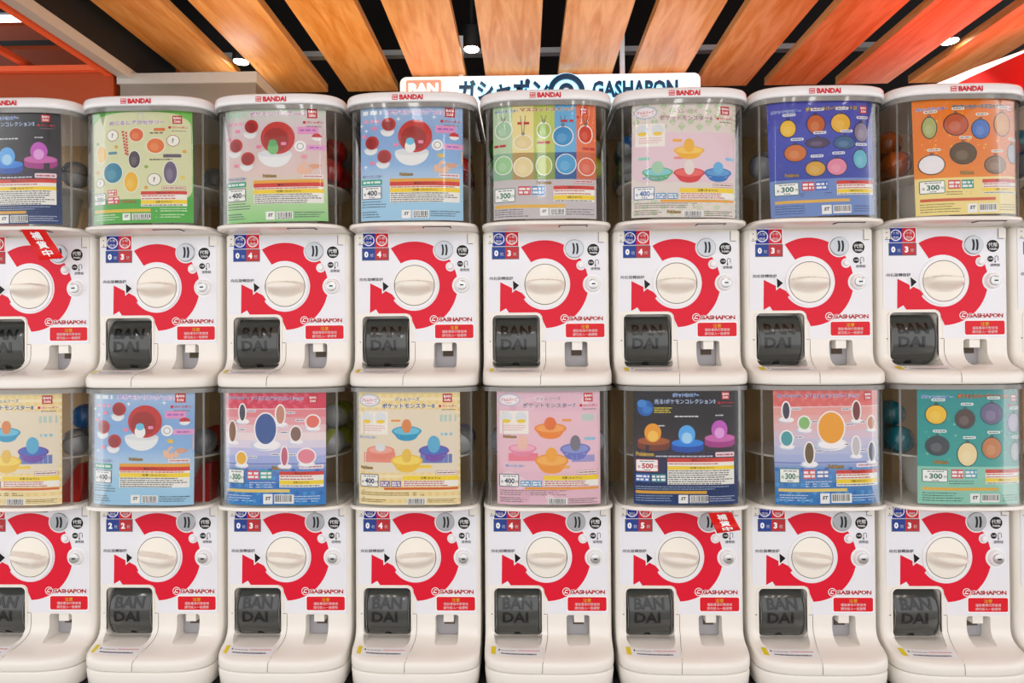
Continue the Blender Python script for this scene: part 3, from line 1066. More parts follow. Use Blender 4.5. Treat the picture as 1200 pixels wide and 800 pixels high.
def age(cv, x0, y0, x1, y1, col, split=False, col2=None):
    cv.part('age_mark')
    xm = (x0 + x1) / 2
    for a, b, c in ((x0, xm - 3 * cv.k, col), (xm + 3 * cv.k, x1, col2 or col)):
        cv.rect(a, y0, b, y1, c, 2)
        cv.lines(a + 4 * cv.k, b - 4 * cv.k, [y0 + (y1 - y0) * 0.18], (y1 - y0) * 0.26, '#f3f3f3', 3, int(a), False)
        cv.lines(a + 4 * cv.k, b - 4 * cv.k, [y0 + (y1 - y0) * 0.58], (y1 - y0) * 0.26, '#f3f3f3', 3, int(a) + 1, False)
def warn(cv, x0, y0, x1, y1, rows, seed=1):
    """rows: list of ('r'|'y'|'w'|'t', weight)"""
    cv.part('warning_panel')
    tot = sum(w for _, w in rows)
    y = y0
    cv.rect(x0, y0, x1, y1, '#f4f2ee', 2)
    for i, (t, w) in enumerate(rows):
        h = (y1 - y0) * w / tot
        if t in 'ryo':
            cv.rect(x0, y, x1, y + h, {'r': RED, 'y': YEL, 'o': '#e8a93a'}[t], 3)
            if t == 'r':
                cv.text('警告 (けいこく)', (x0 + x1) / 2, y + h / 2, h * 0.6, '#3a1512', 4, (x1 - x0) * 0.3, 0.02)
            if t == 'y':
                cv.text('注意 (ちゅうい)', (x0 + x1) / 2, y + h / 2, h * 0.6, '#3a3210', 4, (x1 - x0) * 0.35, 0.02)
        else:
            n = max(1, int(h / (11 * cv.k)))
            cv.lines(x0 + 5 * cv.k, x1 - 5 * cv.k, [y + h * (j + 0.3) / n for j in range(n)], min(h / n * 0.5, 6 * cv.k), '#c05048' if t == 'w' else '#6a6a6a', 3, seed + i)
        y += h
def fine(cv, x0, x1, y0, n, dy, col, seed=5, h=4.5):
    cv.part('fine_print')
    cv.lines(x0, x1, [y0 + dy * j for j in range(n)], h, col, 1, seed)
def barcode(cv, x0, y0, x1, y1, seed=2, st=True):
    cv.part('barcode')
    cv.rect(x0, y0, x1, y1, '#f4f4f4', 2)
    rnd = random.Random(seed)
    x = x0 + 6
    while x < x1 - 6:
        w = rnd.choice((2, 2, 3, 5))
        cv.rect(x, y0 + 4, x + w, y1 - 9, '#333333', 3)
        x += w + rnd.choice((2, 3, 4))
    cv.lines(x0 + 6, x1 - 6, [y1 - 7], 4, '#444444', 3, seed, False)
    if st:
        w = (y1 - y0) * 1.15
        cv.part('safety_mark')
        cv.rect(x0 - w - 8, y0 - 2, x0 - 8, y1 + 2, '#f6f6f6', 2)
        cv.text('ST', x0 - w / 2 - 8, (y0 + y1) / 2 - 3, (y1 - y0) * 0.42, '#222222', 3, w * 0.5, 0.04, slant=0.15)
def blob(cv, cx, cy, rx, ry, col, edge='#f6f6f6', e=5, lay=2):
    if edge:
        cv.ell(cx, cy, rx + e, ry + e, edge, lay)
    cv.ell(cx, cy, rx, ry, col, lay + 1)
    q = [int(col[i:i + 2], 16) for i in (1, 3, 5)]
    cv.ell(cx - rx * 0.12, cy + ry * 0.18, rx * 0.5, ry * 0.5, '#%02x%02x%02x' % tuple(int(v + (255 - v) * 0.16) for v in q), lay + 2)
def pill(cv, cx, cy, w, h, col='#f2f2f2', lay=2):
    cv.rect(cx - w / 2, cy - h / 2, cx + w / 2, cy + h / 2, col, lay, h * 0.45)
    cv.lines(cx - w * 0.4, cx + w * 0.4, [cy - h * 0.2], h * 0.4, '#5a6a8a', lay + 1, int(cx + cy), False)
def dish(cv, cx, cy, rx, ry, col, inner, toy=None, dome=True):
    cv.ell(cx, cy + ry * 0.9, rx * 0.72, ry * 1.0, col, 2, half='b')
    cv.cols([(cx - rx, cy, cy), (cx - rx * 0.7, cy, cy + ry * 1.1), (cx + rx * 0.7, cy, cy + ry * 1.1), (cx + rx, cy, cy)], col, 2)
    cv.ell(cx, cy, rx, ry, col, 3)
    cv.ell(cx, cy - ry * 0.05, rx * 0.88, ry * 0.75, inner, 4)
    if toy:
        c, w, h = toy
        cv.ell(cx, cy - h * 0.75, w, h, c, 5)
def gem_oval(cv, x, y, s=1.0):
    cv.part('series_badge')
    cv.ell(x, y, 62 * s, 37 * s, '#b9c3d8', 2, 22)
    cv.ell(x, y, 54 * s, 30 * s, '#f6eef2', 3, 22)
    cv.text('ジェムリーズ', x, y - 2, 20 * s, '#cf3f66', 4, 92 * s, 0.03)
    cv.lines(x - 22 * s, x + 22 * s, [y + 16 * s], 4 * s, '#cc8888', 4, 9)
def series_logo(cv, x, y, w, h, col='#2c62ae', edge='#e8eef8'):
    cv.part('series_lettering')
    cv.otext('ポケットモンスター', x, y, h, col, edge, 2, w, 0.03, 0.09)
def mon_logo(cv, x, y, w, h, col='#b08a3a'):
    cv.part('series_lettering')
    cv.text('Pokémon', x, y, h, '#3a3326', 2, w, 0.09)
    cv.text('Pokémon', x, y, h * 0.9, col, 3, w * 0.97, 0.035)

# --- toy dish posters
def draw_gem(num, title, dishes, logo, mon, age_c, bar, pr_edge, tint, pattern, pricebox=(87, 570, 197, 645), warnbox=(330, 578, 628, 640)):
    def d(cv):
        x0, y0, x1, y1 = 75, 80, 640, 748
        cv.part('pattern')
        pattern(cv)
        gem_oval(cv, 146, 138)
        cv.part('title_lettering')
        cv.otext('ジェムリーズ', 356, 130, 21, title, '#f4ecd8', 2, 132, 0.02, 0.07)
        cv.otext('ポケットモンスター' + num, 361, 170, 31, title, '#f4ecd8', 2, 285, 0.03, 0.08)
        maker(cv, 572, 125)
        cv.part('inset_picture')
        cv.rect(92, 202, 250, 336, '#f6f0ea', 2, 6)
        for x in (130, 210):
            cv.ell(x, 240, 32, 32, '#e2e6ec', 3)
            cv.ell(x, 262, 24, 11, '#f2cf3e', 4)
        cv.lines(112, 236, [285, 298, 311], 4, '#e39aa4', 3, 3)
        cv.part('toy_picture')
        for q in dishes:
            dish(cv, *q)
        cv.part('name_tags')
        for q in tint:
            cv.rect(*q[:4], q[4], 2, 3)
        series_logo(cv, logo[0], logo[1], 104, 18)
        mon_logo(cv, mon[0], mon[1], 74, 20)
        price(cv, *pricebox, '400', pr_edge)
        age(cv, 205, 608, 320, 642, age_c)
        warn(cv, *warnbox, [('y', 3), ('w', 4)])
        cv.part('stripe')
        cv.rect(228, 646, 628, 660, bar, 2)
        fine(cv, 92, 470, 664, 3, 12, '#6a5c50', 4)
        fine(cv, 92, 250, 706, 3, 11, '#6a5c50', 6)
        cv.part('maker_strip')
        cv.frame(508, 548, 624, 572, 2, '#a04050', '#f4e8e4', 2, 4)
        cv.lines(516, 616, [557], 6, '#7a3a44', 4, 4, False)
        fine(cv, 462, 628, 712, 3, 11, '#6a5c50', 8)
        barcode(cv, 350, 708, 455, 746, 3, False)
    return d
def check(c1, c2):
    def p(cv):
        for i in range(14):
            x = 75 + i * 41
            cv.rect(x, 80, min(x + 20, 640), 748, c1, 1)
        for j in range(17):
            y = 80 + j * 41
            cv.rect(75, y, 640, min(y + 18, 748), c2, 1.4)
        cv.part('picture_ground')
        cv.rect(82, 190, 634, 560, '#e9dcc6', 1.8, 60)
    return p
def plain_pink(cv):
    rnd = random.Random(3)
    for i in range(26):
        cv.ell(rnd.uniform(120, 595), rnd.uniform(125, 703), rnd.uniform(14, 40), rnd.uniform(14, 40), rnd.choice(('#ecc9d6', '#e2b4c8', '#f0d3de')), 1)
    cv.part('picture_ground')
    cv.rect(88, 205, 628, 555, '#ecc4d2', 1.6, 40)
def argyle(cv):
    for j in range(6):
        for i in range(12):
            x, y = 98 + i * 48, 100 + j * 30
            if y < 235 - abs(x - 357) * 0.05:
                cv.poly([(x, y - 26), (x + 20, y), (x, y + 26), (x - 20, y)], '#bfd0ae' if (i + j) % 2 else '#e6dcd6', 1)
    for j in range(4):
        for i in range(12):
            x, y = 98 + i * 48, 620 + j * 34
            cv.poly([(x, y - 24), (x + 20, y), (x, y + 24), (x - 20, y)], '#cdd8be' if (i + j) % 2 else '#e6e0d6', 1)
    cv.part('picture_ground')
    cv.rect(80, 255, 634, 545, '#e9cfda', 1.5, 60)
GBOX = (75, 80, 640, 748)
Y_DISH = [(352, 318, 80, 30, '#2f9cc8', '#6cc3df', ('#e08a4e', 26, 40)), (498, 432, 82, 34, '#7a4fae', '#4f6fc4', ('#5fb0d6', 34, 50)),
          (208, 430, 78, 28, '#e88874', '#f0aa98', ('#dfe2e6', 28, 24)), (352, 490, 86, 36, '#eec23a', '#f6da66', ('#e9c04e', 26, 40))]
Y_TINT = [(268, 250, 318, 262, '#ee9a4c'), (536, 328, 598, 344, '#8fc3d8'), (388, 516, 486, 534, '#f2d03c'), (532, 222, 620, 262, '#bcd0c4'),
          (112, 440, 290, 500, '#ea8f7e'), (424, 452, 596, 504, '#6a80c0')]
for k, lb in ((1, 'yellow checked toy dish poster in bottom-row machine beside the sky-blue ring poster'),
              (4, 'yellow checked toy dish poster in bottom-row machine beside the pink toy dish poster')):
    poster(k, 0, GBOX, '#f0d592', lb,
           draw_gem('8', '#4a5f96', Y_DISH, (136, 354), (128, 532), '#7b5aa8', '#d9692c', '#2c3550', Y_TINT, check('#f3ddA4', '#f6e6bc')), dx=-0.0075 if k == 4 else 0)
P_DISH = [(366, 305, 86, 32, '#f08a32', '#f6a95c', ('#e8763a', 32, 38)), (500, 425, 82, 34, '#6d79c8', '#8f9ad8', ('#7e7a86', 28, 46)),
          (216, 420, 76, 26, '#ea8fae', '#f2b4c8', ('#f0c3b4', 28, 44)), (372, 492, 90, 40, '#f09a34', '#f6b65c', ('#f2aa3e', 32, 44))]
P_TINT = [(430, 250, 480, 264, '#f0a04c'), (550, 358, 610, 374, '#8cc6e4'), (400, 520, 470, 538, '#f0ae62'), (536, 222, 628, 262, '#c0cfc8'),
          (140, 448, 300, 494, '#ec8296'), (480, 460, 606, 500, '#a09ad0')]
poster(5, 0, GBOX, '#e7bfd0', 'pink toy dish poster with orange dishes in bottom-row machine',
       draw_gem('7', '#8f6aa6', P_DISH, (176, 522), (148, 352), '#4aa6d8', '#f0a348', '#3a3c58', P_TINT, plain_pink), dx=0.001)
A_DISH = [(378, 360, 82, 26, '#f3b733', '#f8ce62', ('#f3b838', 28, 40)), (212, 486, 82, 28, '#62b47e', '#8ad0da', ('#a8d2b4', 32, 36)),
          (380, 490, 84, 30, '#dc3c3e', '#ea6a66', ('#e8e0dc', 28, 44)), (536, 488, 76, 28, '#2f78c4', '#5f9ed8', ('#68b4e4', 28, 36))]
A_TINT = [(290, 294, 340, 310, '#f3b04c'), (110, 398, 168, 414, '#8cd0c0'), (298, 396, 344, 410, '#ec8f8c'), (576, 398, 628, 416, '#8cc4ea')]
poster(6, 1, GBOX, '#e6dcd8', 'pale pink toy dish poster with green diamond pattern in top-row machine',
       draw_gem('6', '#a77a9e', A_DISH, (186, 522), (300, 716), '#5e9ad0', '#f0a93a', '#3a6ab0', A_TINT, argyle), dx=0.0015, tilt=0.015)

# --- ring posters (sheet outline 80..578 x 150..722)
def draw_ring(sky):
    def d(cv):
        cv.part('title_lettering')
        cv.otext('ポケモンリング vol.2', 350, 178, 30, '#b79adf' if sky else '#c9a0c4', '#fdf6fb', 2, 275, 0.03, 0.11)
        cv.part('series_badge')
        cv.lines(92, 188, [168], 20, '#f0f6fb' if sky else '#b9dcc8', 2, 3, False)
        cv.lines(100, 184, [214], 15, '#f3a8c4', 2, 8, False)
        maker(cv, 515, 180, 0.95)
        cv.part('toy_picture')
        def dome(cx, cy, rx, ry, c, inner):
            cv.ell(cx - rx * 0.1, cy + ry * 0.95, rx, ry * 0.85, '#eef0f2', 2, 18, 'b')
            cv.ell(cx - rx * 0.1, cy + ry * 0.95, rx, ry * 0.22, '#dfe3e8', 3, 18)
            cv.ell(cx + rx * 0.1, cy, rx, ry, c, 4, 20)
            cv.ell(cx, cy + ry * 0.12, rx * 0.74, ry * 0.74, inner, 5, 18)
        dome(340, 300, 82, 82, '#c8332f', '#a32a28')
        for x, y in ((218, 238), (136, 330), (196, 400)):
            dome(x, y, 34, 34, '#bd322e', '#9c2a2a')
        cv.ell(325, 352, 26, 32, '#f3f3f3' if sky else '#7fc07a', 6)
        cv.ell(325, 326, 20, 18, '#6fc3e4' if sky else '#5fb06a', 7)
        # a hand wearing the ring
        skin, sk2 = '#eec0a4', '#e0a88c'
        cv.poly([(440, 462), (470, 425), (540, 388), (577, 372), (577, 438), (545, 448), (505, 470), (470, 470)], skin, 3)
        for x, y, r in ((446, 462, 13), (462, 470, 13), (480, 472, 13), (498, 466, 12)):
            cv.ell(x, y, 9, r + 6, skin, 4)
        cv.ell(520, 446, 28, 12, sk2, 4)
        cv.ell(472, 398, 16, 11, '#e6c25a' if sky else '#e8a0b0', 5)
        cv.ell(455, 345, 28, 28, '#f6f6f6', 3)
        cv.ring(455, 345, 14, 17, '#8a8a90', 4)
        cv.part('name_tags')
        cv.rect(444, 246, 542, 284, '#e79ac8', 2, 4)
        cv.lines(456, 530, [260], 9, '#b06ac8', 3, 5, False)
        cv.rect(484, 338, 577, 366, '#e6a4cf', 2, 3)
        cv.lines(500, 560, [348], 8, '#b06ac8', 3, 6, False)
        for x, y in ((150, 258), (100, 296), (256, 342), (140, 432), (376, 330)):
            cv.rect(x - 13, y - 8, x + 13, y + 8, '#ee8fb2', 6, 6)
        cv.ell(535, 300, 24, 20, '#c8332f', 3, 14, 't')
        cv.ell(535, 300, 24, 18, '#f2f2f2', 3, 14, 'b')
        if sky:
            cv.part('sparkles')
            for x, y in ((268, 212), (110, 268), (106, 450), (440, 205), (84, 240)):
                cv.poly([(x, y - 12), (x + 3, y - 3), (x + 12, y), (x + 3, y + 3), (x, y + 12), (x - 3, y + 3), (x - 12, y), (x - 3, y - 3)], '#f4faff', 2)
        series_logo(cv, 140, 500, 104, 20)
        mon_logo(cv, 305, 490, 66, 18)
        cv.part('age_mark')
        cv.rect(82, 515, 188, 542, '#3ba58c', 2, 3)
        cv.lines(92, 180, [523], 11, '#e6f4ee', 3, 4, False)
        price(cv, 85, 548, 186, 614, '400', '#2f3346')
        warn(cv, 226, 512, 560, 632, [('o', 1.2), ('r', 1.6), ('w', 0.9), ('y', 1.6), ('t', 4)])
        cv.part('maker_strip')
        cv.rect(462, 488, 560, 506, '#f4e4e4', 2, 3)
        cv.lines(468, 554, [494], 6, '#c0747c', 3, 4, False)
        fine(cv, 86, 215, 624, 3, 13, '#4a5a66', 2)
        fine(cv, 86, 180, 676, 3, 12, '#4a5a66', 6)
        fine(cv, 420, 570, 676, 3, 11, '#4a5a66', 8)
        barcode(cv, 334, 672, 412, 710)
    return d
RBOX = (78, 150, 578, 722)
SKY = [(0, '#a9c4e6'), (0.25, '#86aee0'), (0.5, '#8fb8e6'), (0.62, '#b4d0ec'), (0.8, '#a6d2ee'), (1, '#a0cdec')]
poster(4, 1, RBOX, SKY, 'sky-blue ring poster with red domed capsules in top-row machine', draw_ring(True), dx=0.003)
poster(2, 0, RBOX, SKY, 'sky-blue ring poster with red domed capsules in bottom-row machine', draw_ring(True), tilt=0.012)
poster(3, 1, RBOX, [(0, '#cfe0cc'), (0.12, '#d9cfd4'), (0.3, '#dcc4c6'), (0.6, '#e2ccc8'), (0.75, '#c4dfb0'), (1, '#8fd083')],
       'pink ring poster fading to green at its foot in top-row machine', draw_ring(False), dx=0.0, tilt=-0.02)

# --- rubber mascot posters (sheet outline 0..100 x 0..112)
def draw_rubber(num, tcol, tedge, items, foot, loops, dots, tag2, foot_dark):
    def d(cv):
        cv.part('title_lettering')
        cv.otext('ポケモンラバーマスコット' + num, 59, 8.2, 4.4, tcol, tedge, 2, 48, 0.02, 0.1)
        cv.part('series_lettering')
        cv.otext('ポケットモンスター', 17, 9, 3.6, '#3c66c0', '#c9d8f4', 2, 27, 0.02, 0.1)
        maker(cv, 90, 10, 0.15)
        cv.part('backdrop_dots')
        rnd = random.Random(len(num) + len(items))
        for i in range(dots[1]):
            r = rnd.uniform(0.5, 1.2)
            cv.ell(rnd.uniform(4, 97), rnd.uniform(14, 72), r, r, dots[0], 1, 8)
        cv.part('mascot_picture')
        for x, y, rx, ry, c in items:
            blob(cv, x, y, rx, ry, c, loops[0], 0.9)
            cv.ring(x, y - ry - 1.2, 0.8, 1.6, '#33303a', 4, 12)
        cv.part('name_tags')
        for x, y, rx, ry, c in items:
            pill(cv, x + rx * 0.2, y - ry - 5.2, 12, 2.6, loops[1], 5)
        mon_logo(cv, 20 if num != '25' else 47, 71.5, 13, 4)
        cv.part('footer')
        cv.rect(0, 76, 100, 112, foot, 1)
        price(cv, 3.5, 78.5, 26, 91, '300', '#1f6a55')
        age(cv, 29, 78.5, 53, 87, '#d4414a', col2=tag2)
        warn(cv, 61, 78.5, 98, 92.5, [('r', 1), ('w', 1.4), ('y', 1), ('t', 0.6)])
        cv.part('stripe')
        cv.rect(4, 96, 73, 98.8, '#e8b44a' if num != '25' else '#cf5a2a', 2)
        fine(cv, 27, 58, 89.5, 2, 2.2, foot_dark, 3, 0.8)
        fine(cv, 4, 40, 101, 4, 2.4, foot_dark, 5, 0.8)
        fine(cv, 77, 97, 103, 3, 2.4, foot_dark, 7, 0.8)
        barcode2(cv, 57, 102, 74, 110)
    return d
def barcode2(cv, x0, y0, x1, y1):
    cv.part('barcode')
    cv.rect(x0, y0, x1, y1, '#f2f2f2', 2)
    rnd = random.Random(5)
    x = x0 + 1
    while x < x1 - 1.5:
        w = rnd.choice((0.4, 0.5, 0.8))
        cv.rect(x, y0 + 0.8, x + w, y1 - 1.8, '#333333', 3)
        x += w + rnd.choice((0.4, 0.6, 0.8))
    cv.part('safety_mark')
    cv.rect(x0 - 10.5, y0 - 0.4, x0 - 1.5, y1 + 0.4, '#f4f4f4', 2)
    cv.text('ST', x0 - 6, (y0 + y1) / 2 - 0.6, 3.4, '#222222', 3, 5, 0.04, slant=0.15)
UB = (0, 0, 100, 112)
poster(7, 1, UB, [(0, '#4a4fb4'), (0.35, '#3f4ab6'), (0.68, '#3644a8'), (1, '#3c60b4')], 'royal blue rubber mascot poster in top-row machine',
       draw_rubber('23', '#e8c63a', '#27224a',
                   [(18, 26, 7, 8, '#eebd2e'), (44, 23, 8, 9, '#c8622c'), (67, 23, 9, 9, '#e8b23a'), (87, 32, 7, 9, '#8a7d96'),
                    (24, 50, 10, 8, '#d0702e'), (45, 41, 11, 4.5, '#4c3a5a'), (70, 42, 10, 6, '#34608e'), (85, 58, 7, 9, '#5fb6cc'),
                    (42, 66, 9, 7, '#d6a23a'), (62, 65, 9, 8, '#e58aa8')], '#6f8cc8', ('#2a2a5a', '#eef0fa'), ('#5d64c4', 16), '#3a62c0', '#2c3a66'), tilt=-0.028)
poster(8, 1, UB, [(0, '#ea7c12'), (0.4, '#e87a14'), (0.74, '#ec8a1c'), (1, '#ec8a1c')], 'bright orange rubber mascot poster in top-row machine',
       draw_rubber('25', '#2f3450', '#6fb4cc',
                   [(14, 27, 6, 10, '#a8b06a'), (38, 25, 11, 10, '#c0522e'), (61, 30, 8, 9, '#3f6fc4'), (82, 26, 8, 11, '#d88f34'),
                    (44, 53, 12, 10, '#5a4226'), (15, 63, 11, 9, '#eceaf0'), (74, 65, 10, 8, '#8a6a50'), (93, 54, 6, 9, '#a8a6b0')],
                   '#f0dc8e', ('#33261c', '#fbeedd'), ('#f6b23a', 44), '#28968a', '#6a5a30'), tilt=-0.022, dx=0.012)
poster(8, 0, UB, [(0, '#1f8f92'), (0.4, '#2b9a98'), (0.7, '#3aa29c'), (1, '#3aa29c')], 'teal rubber mascot poster in bottom-row machine',
       draw_rubber('24', '#e8872c', '#3a2a22',
                   [(16, 26, 9, 9, '#efc02e'), (42, 30, 9, 9, '#4f3d38'), (67, 25, 10, 10, '#6a5f86'), (90, 34, 7, 9, '#a9a4c4'),
                    (17, 56, 10, 9, '#3f444a'), (44, 64, 9, 11, '#eed9a4'), (67, 58, 9, 10, '#c47a42'), (92, 62, 6, 9, '#a9b6bc')],
                   '#8fcbb8', ('#17595c', '#e8f4f0'), ('#6cc0a8', 30), '#4aa0b8', '#2c5a58'), tilt=0.006, dx=0.013)

# --- acrylic stand posters
def draw_acryl(items, head, mid):
    def d(cv):
        cv.part('backdrop')
        for i, c in enumerate(mid):
            y0 = 18 + i * 53 / len(mid)
            cv.rect(0, y0, 100, y0 + 53 / len(mid), c, 1)
        rnd = random.Random(8)
        for i in range(10):
            for j in range(3):
                cv.poly([(i * 10 + 5 * (j % 2), 1 + j * 6), (i * 10 + 5 + 5 * (j % 2), 4 + j * 6), (i * 10 + 5 * (j % 2), 7 + j * 6)] if i * 10 + 10 < 100 else [(0, 0), (1, 0), (0, 1)], head[1], 1)
        for i in range(13):
            for j in range(5):
                x, y = i * 7.5 + 3.5 * (j % 2), 75 + j * 7.5
                if x + 4 < 100:
                    cv.ell(x + 2, y + 3, 2, 2, '#4f9ad8' if (i + j) % 3 else '#2f74c4', 1, 6)
        cv.rect(0, 17.2, 100, 18, '#f4d6da', 2)
        cv.rect(0, 71, 100, 71.8, '#5a6fc0', 2)
        cv.part('title_lettering')
        cv.otext('アクリルスタンドコレクション', 54, 7.2, 4.2, '#4a66b0', '#f2e4ee', 2, 50, 0.02, 0.09)
        cv.part('series_lettering')
        cv.otext('ポケットモンスター', 15, 6.8, 3.4, '#3058a8', '#d6e0f4', 2, 23, 0.02, 0.09)
        maker(cv, 88, 8, 0.16, False)
        cv.part('stand_picture')
        for x, y, rx, ry, c, b in items:
            cv.ell(x, y + ry + 1, b, b * 0.42, '#f6f2f6', 2)
            cv.ell(x - b * 0.2, y + ry + 1.4, b * 0.86, b * 0.34, '#c6d4ea', 3)
            cv.ell(x, y + ry + 0.8, b * 0.84, b * 0.3, '#fbf7fb', 4)
            cv.ell(x, y, rx + 1.4, ry + 1.4, '#f8f6f8', 5)
            cv.ell(x, y, rx, ry, c, 6)
        cv.part('name_tags')
        for x, y, rx, ry, c, b in items:
            pill(cv, x + (rx + 6 if x < 60 else -rx - 6), y - ry * 0.2, 9, 2.4, '#f2eef4', 2)
        mon_logo(cv, 56, 75.5, 15, 4.2)
        price(cv, 4, 77, 22, 91, '300', '#2f7a52')
        age(cv, 25, 78, 49, 87, '#e05560', col2='#3aa596' if mid[0] == '#e58a92' else '#5a6cb4')
        warn(cv, 56, 79, 98, 94.5, [('r', 1), ('w', 1.5), ('y', 1.1), ('t', 0.8)])
        cv.part('stripe')
        cv.rect(3, 96.5, 66, 99.5, '#ead074', 2)
        cv.part('maker_strip')
        cv.rect(75, 72.5, 98, 76.5, '#f0e2ea', 2, 1)
        cv.lines(77, 96, [73.9], 1.2, '#b06a80', 3, 4, False)
        fine(cv, 27, 54, 89.5, 3, 2.2, '#dfe9f6', 3, 0.8)
        fine(cv, 4, 34, 102.5, 3, 2.4, '#d4e4f4', 5, 0.8)
        fine(cv, 70, 97, 103, 3, 2.4, '#d4e4f4', 7, 0.8)
        barcode2(cv, 51, 101.5, 70, 110.5)
    return d
AC1 = [(43, 37, 10, 15, '#45609e', 14), (20, 21, 3, 8, '#4a4a58', 7), (57, 23, 4, 9, '#c98f7a', 7), (9, 40, 4, 10, '#8a5a3a', 7),
       (88, 30, 6, 6, '#e8766a', 7), (72, 42, 5, 7, '#8a6a60', 7), (19, 66, 5, 6, '#eeb63a', 7), (61, 64, 3, 9, '#c76a80', 7), (82, 64, 8, 7, '#e88a9c', 8)]
AC2 = [(52, 38, 12, 15, '#eea42c', 15), (11, 21, 3, 8, '#4a4456', 7), (27, 33, 5, 6, '#8fc07a', 7), (76, 22, 3.5, 9, '#7a3a34', 6),
       (91, 34, 4, 6, '#c8886a', 6), (11, 48, 5, 7, '#4fa0a8', 7), (31, 62, 4, 10, '#6f5c40', 8), (75, 56, 3.5, 9, '#c9c4ca', 6), (91, 62, 3.5, 9, '#4a4a6a', 6)]
poster(3, 0, UB, [(0, '#d9405a'), (0.17, '#d9405a'), (0.66, '#9fb0dc'), (0.68, '#5a7cc8'), (1, '#2f84cc')],
       'red, white and blue acrylic stand poster in bottom-row machine', draw_acryl(AC1, ('#d9405a', '#e4607a'), ('#e58a92', '#e8a4ac', '#ecc8d0', '#f0dfe2', '#e2d8ea', '#c4c4ea', '#a8b4e4')), tilt=0.004, dx=-0.005)
poster(7, 0, UB, [(0, '#e06a68'), (0.17, '#e06a68'), (0.66, '#9fb0dc'), (0.68, '#5a8cc8'), (1, '#2f78bc')],
       'coral and blue acrylic stand poster in bottom-row machine', draw_acryl(AC2, ('#e06a68', '#e67f7a'), ('#e8a39e', '#e9b0ae', '#e6bcc2', '#dcc4d6', '#cdc6e0', '#bcc2e2', '#acb8e0')), tilt=-0.012, dx=0.006)

# --- night blue posters (sheet outline 210..745 x 65..700)
def draw_night(cv):
    cv.part('title_lettering')
    cv.otext('光る!ポケモンコレクション3', 470, 133, 26, '#cfe0f2', '#3f5a9a', 2, 305, 0.02, 0.06)
    series_logo(cv, 474, 98, 130, 22, '#3f7fd8', '#d6e6fa')
    maker(cv, 678, 102, 0.85)
    cv.part('toy_picture')
    cv.ell(272, 170, 40, 44, '#1d62b8', 2, 18)
    cv.ell(255, 145, 24, 22, '#3f8ad8', 3, 14)
    cv.ell(280, 180, 24, 20, '#3a7fd0', 3, 14)
    for x, y, c, t, g, g2 in ((312, 352, '#7a3a22', '#a85a2c', '#f0a028', '#f8c85a'), (482, 362, '#1a4fb0', '#2f86e4', '#58aef4', '#a8d8fa'), (648, 336, '#a83c8c', '#d06ab4', '#c65cc4', '#e4a4e0')):
        cv.cols([(x - 80, y, y + 34), (x - 60, y, y + 48), (x, y, y + 54), (x + 60, y, y + 48), (x + 80, y, y + 34)], c, 2)
        cv.ell(x, y, 80, 22, t, 3, 20)
        cv.ell(x - 4, y - 46, 42, 52, g, 4, 18)
        cv.ell(x - 4, y - 28, 26, 30, g2, 5, 16)
    cv.part('name_tags')
    cv.lines(316, 410, [166, 178, 190], 6, '#e4d23a', 2, 4)
    cv.lines(418, 536, [212], 7, '#e8eef4', 2, 6, False)
    cv.lines(326, 370, [264], 6, '#e8eef4', 2, 7, False)
    cv.lines(624, 664, [208], 6, '#e8eef4', 2, 8, False)
    mon_logo(cv, 268, 424, 92, 26, '#d8b04a')
    cv.part('fine_print')
    cv.lines(322, 610, [432], 7, '#d0d4e0', 2, 4, False)
    cv.part('maker_strip')
    cv.rect(622, 414, 724, 440, '#f0d8de', 2, 5)
    cv.lines(630, 716, [424], 8, '#b05068', 3, 4, False)
    price(cv, 220, 452, 335, 522, '500', '#c4202c')
    age(cv, 220, 534, 372, 578, '#2a6ac8', col2='#2f8a9e')
    warn(cv, 380, 446, 722, 592, [('r', 1.2), ('w', 1.2), ('y', 1.1), ('t', 4.6)])
    fine(cv, 220, 722, 602, 2, 12, '#9ab0d4', 4)
    cv.part('stripe')
    cv.rect(220, 626, 576, 642, '#e0a83c', 2)
    fine(cv, 220, 420, 652, 3, 13, '#9ab0d4', 7)
    fine(cv, 590, 730, 656, 3, 12, '#b8c4dc', 8)
    barcode(cv, 490, 650, 584, 692)
NB = (210, 65, 745, 702)
NCOL = [(0, '#1d1820'), (0.3, '#231a22'), (0.52, '#3a2c36'), (0.62, '#20264a'), (1, '#1b3a72')]
poster(6, 0, NB, NCOL, 'dark night-blue poster of glowing figures on stands in bottom-row machine', draw_night, dx=0.0)
poster(1, 1, NB, NCOL, 'dark night-blue poster of glowing figures on stands in top-row machine', draw_night, tilt=-0.012)

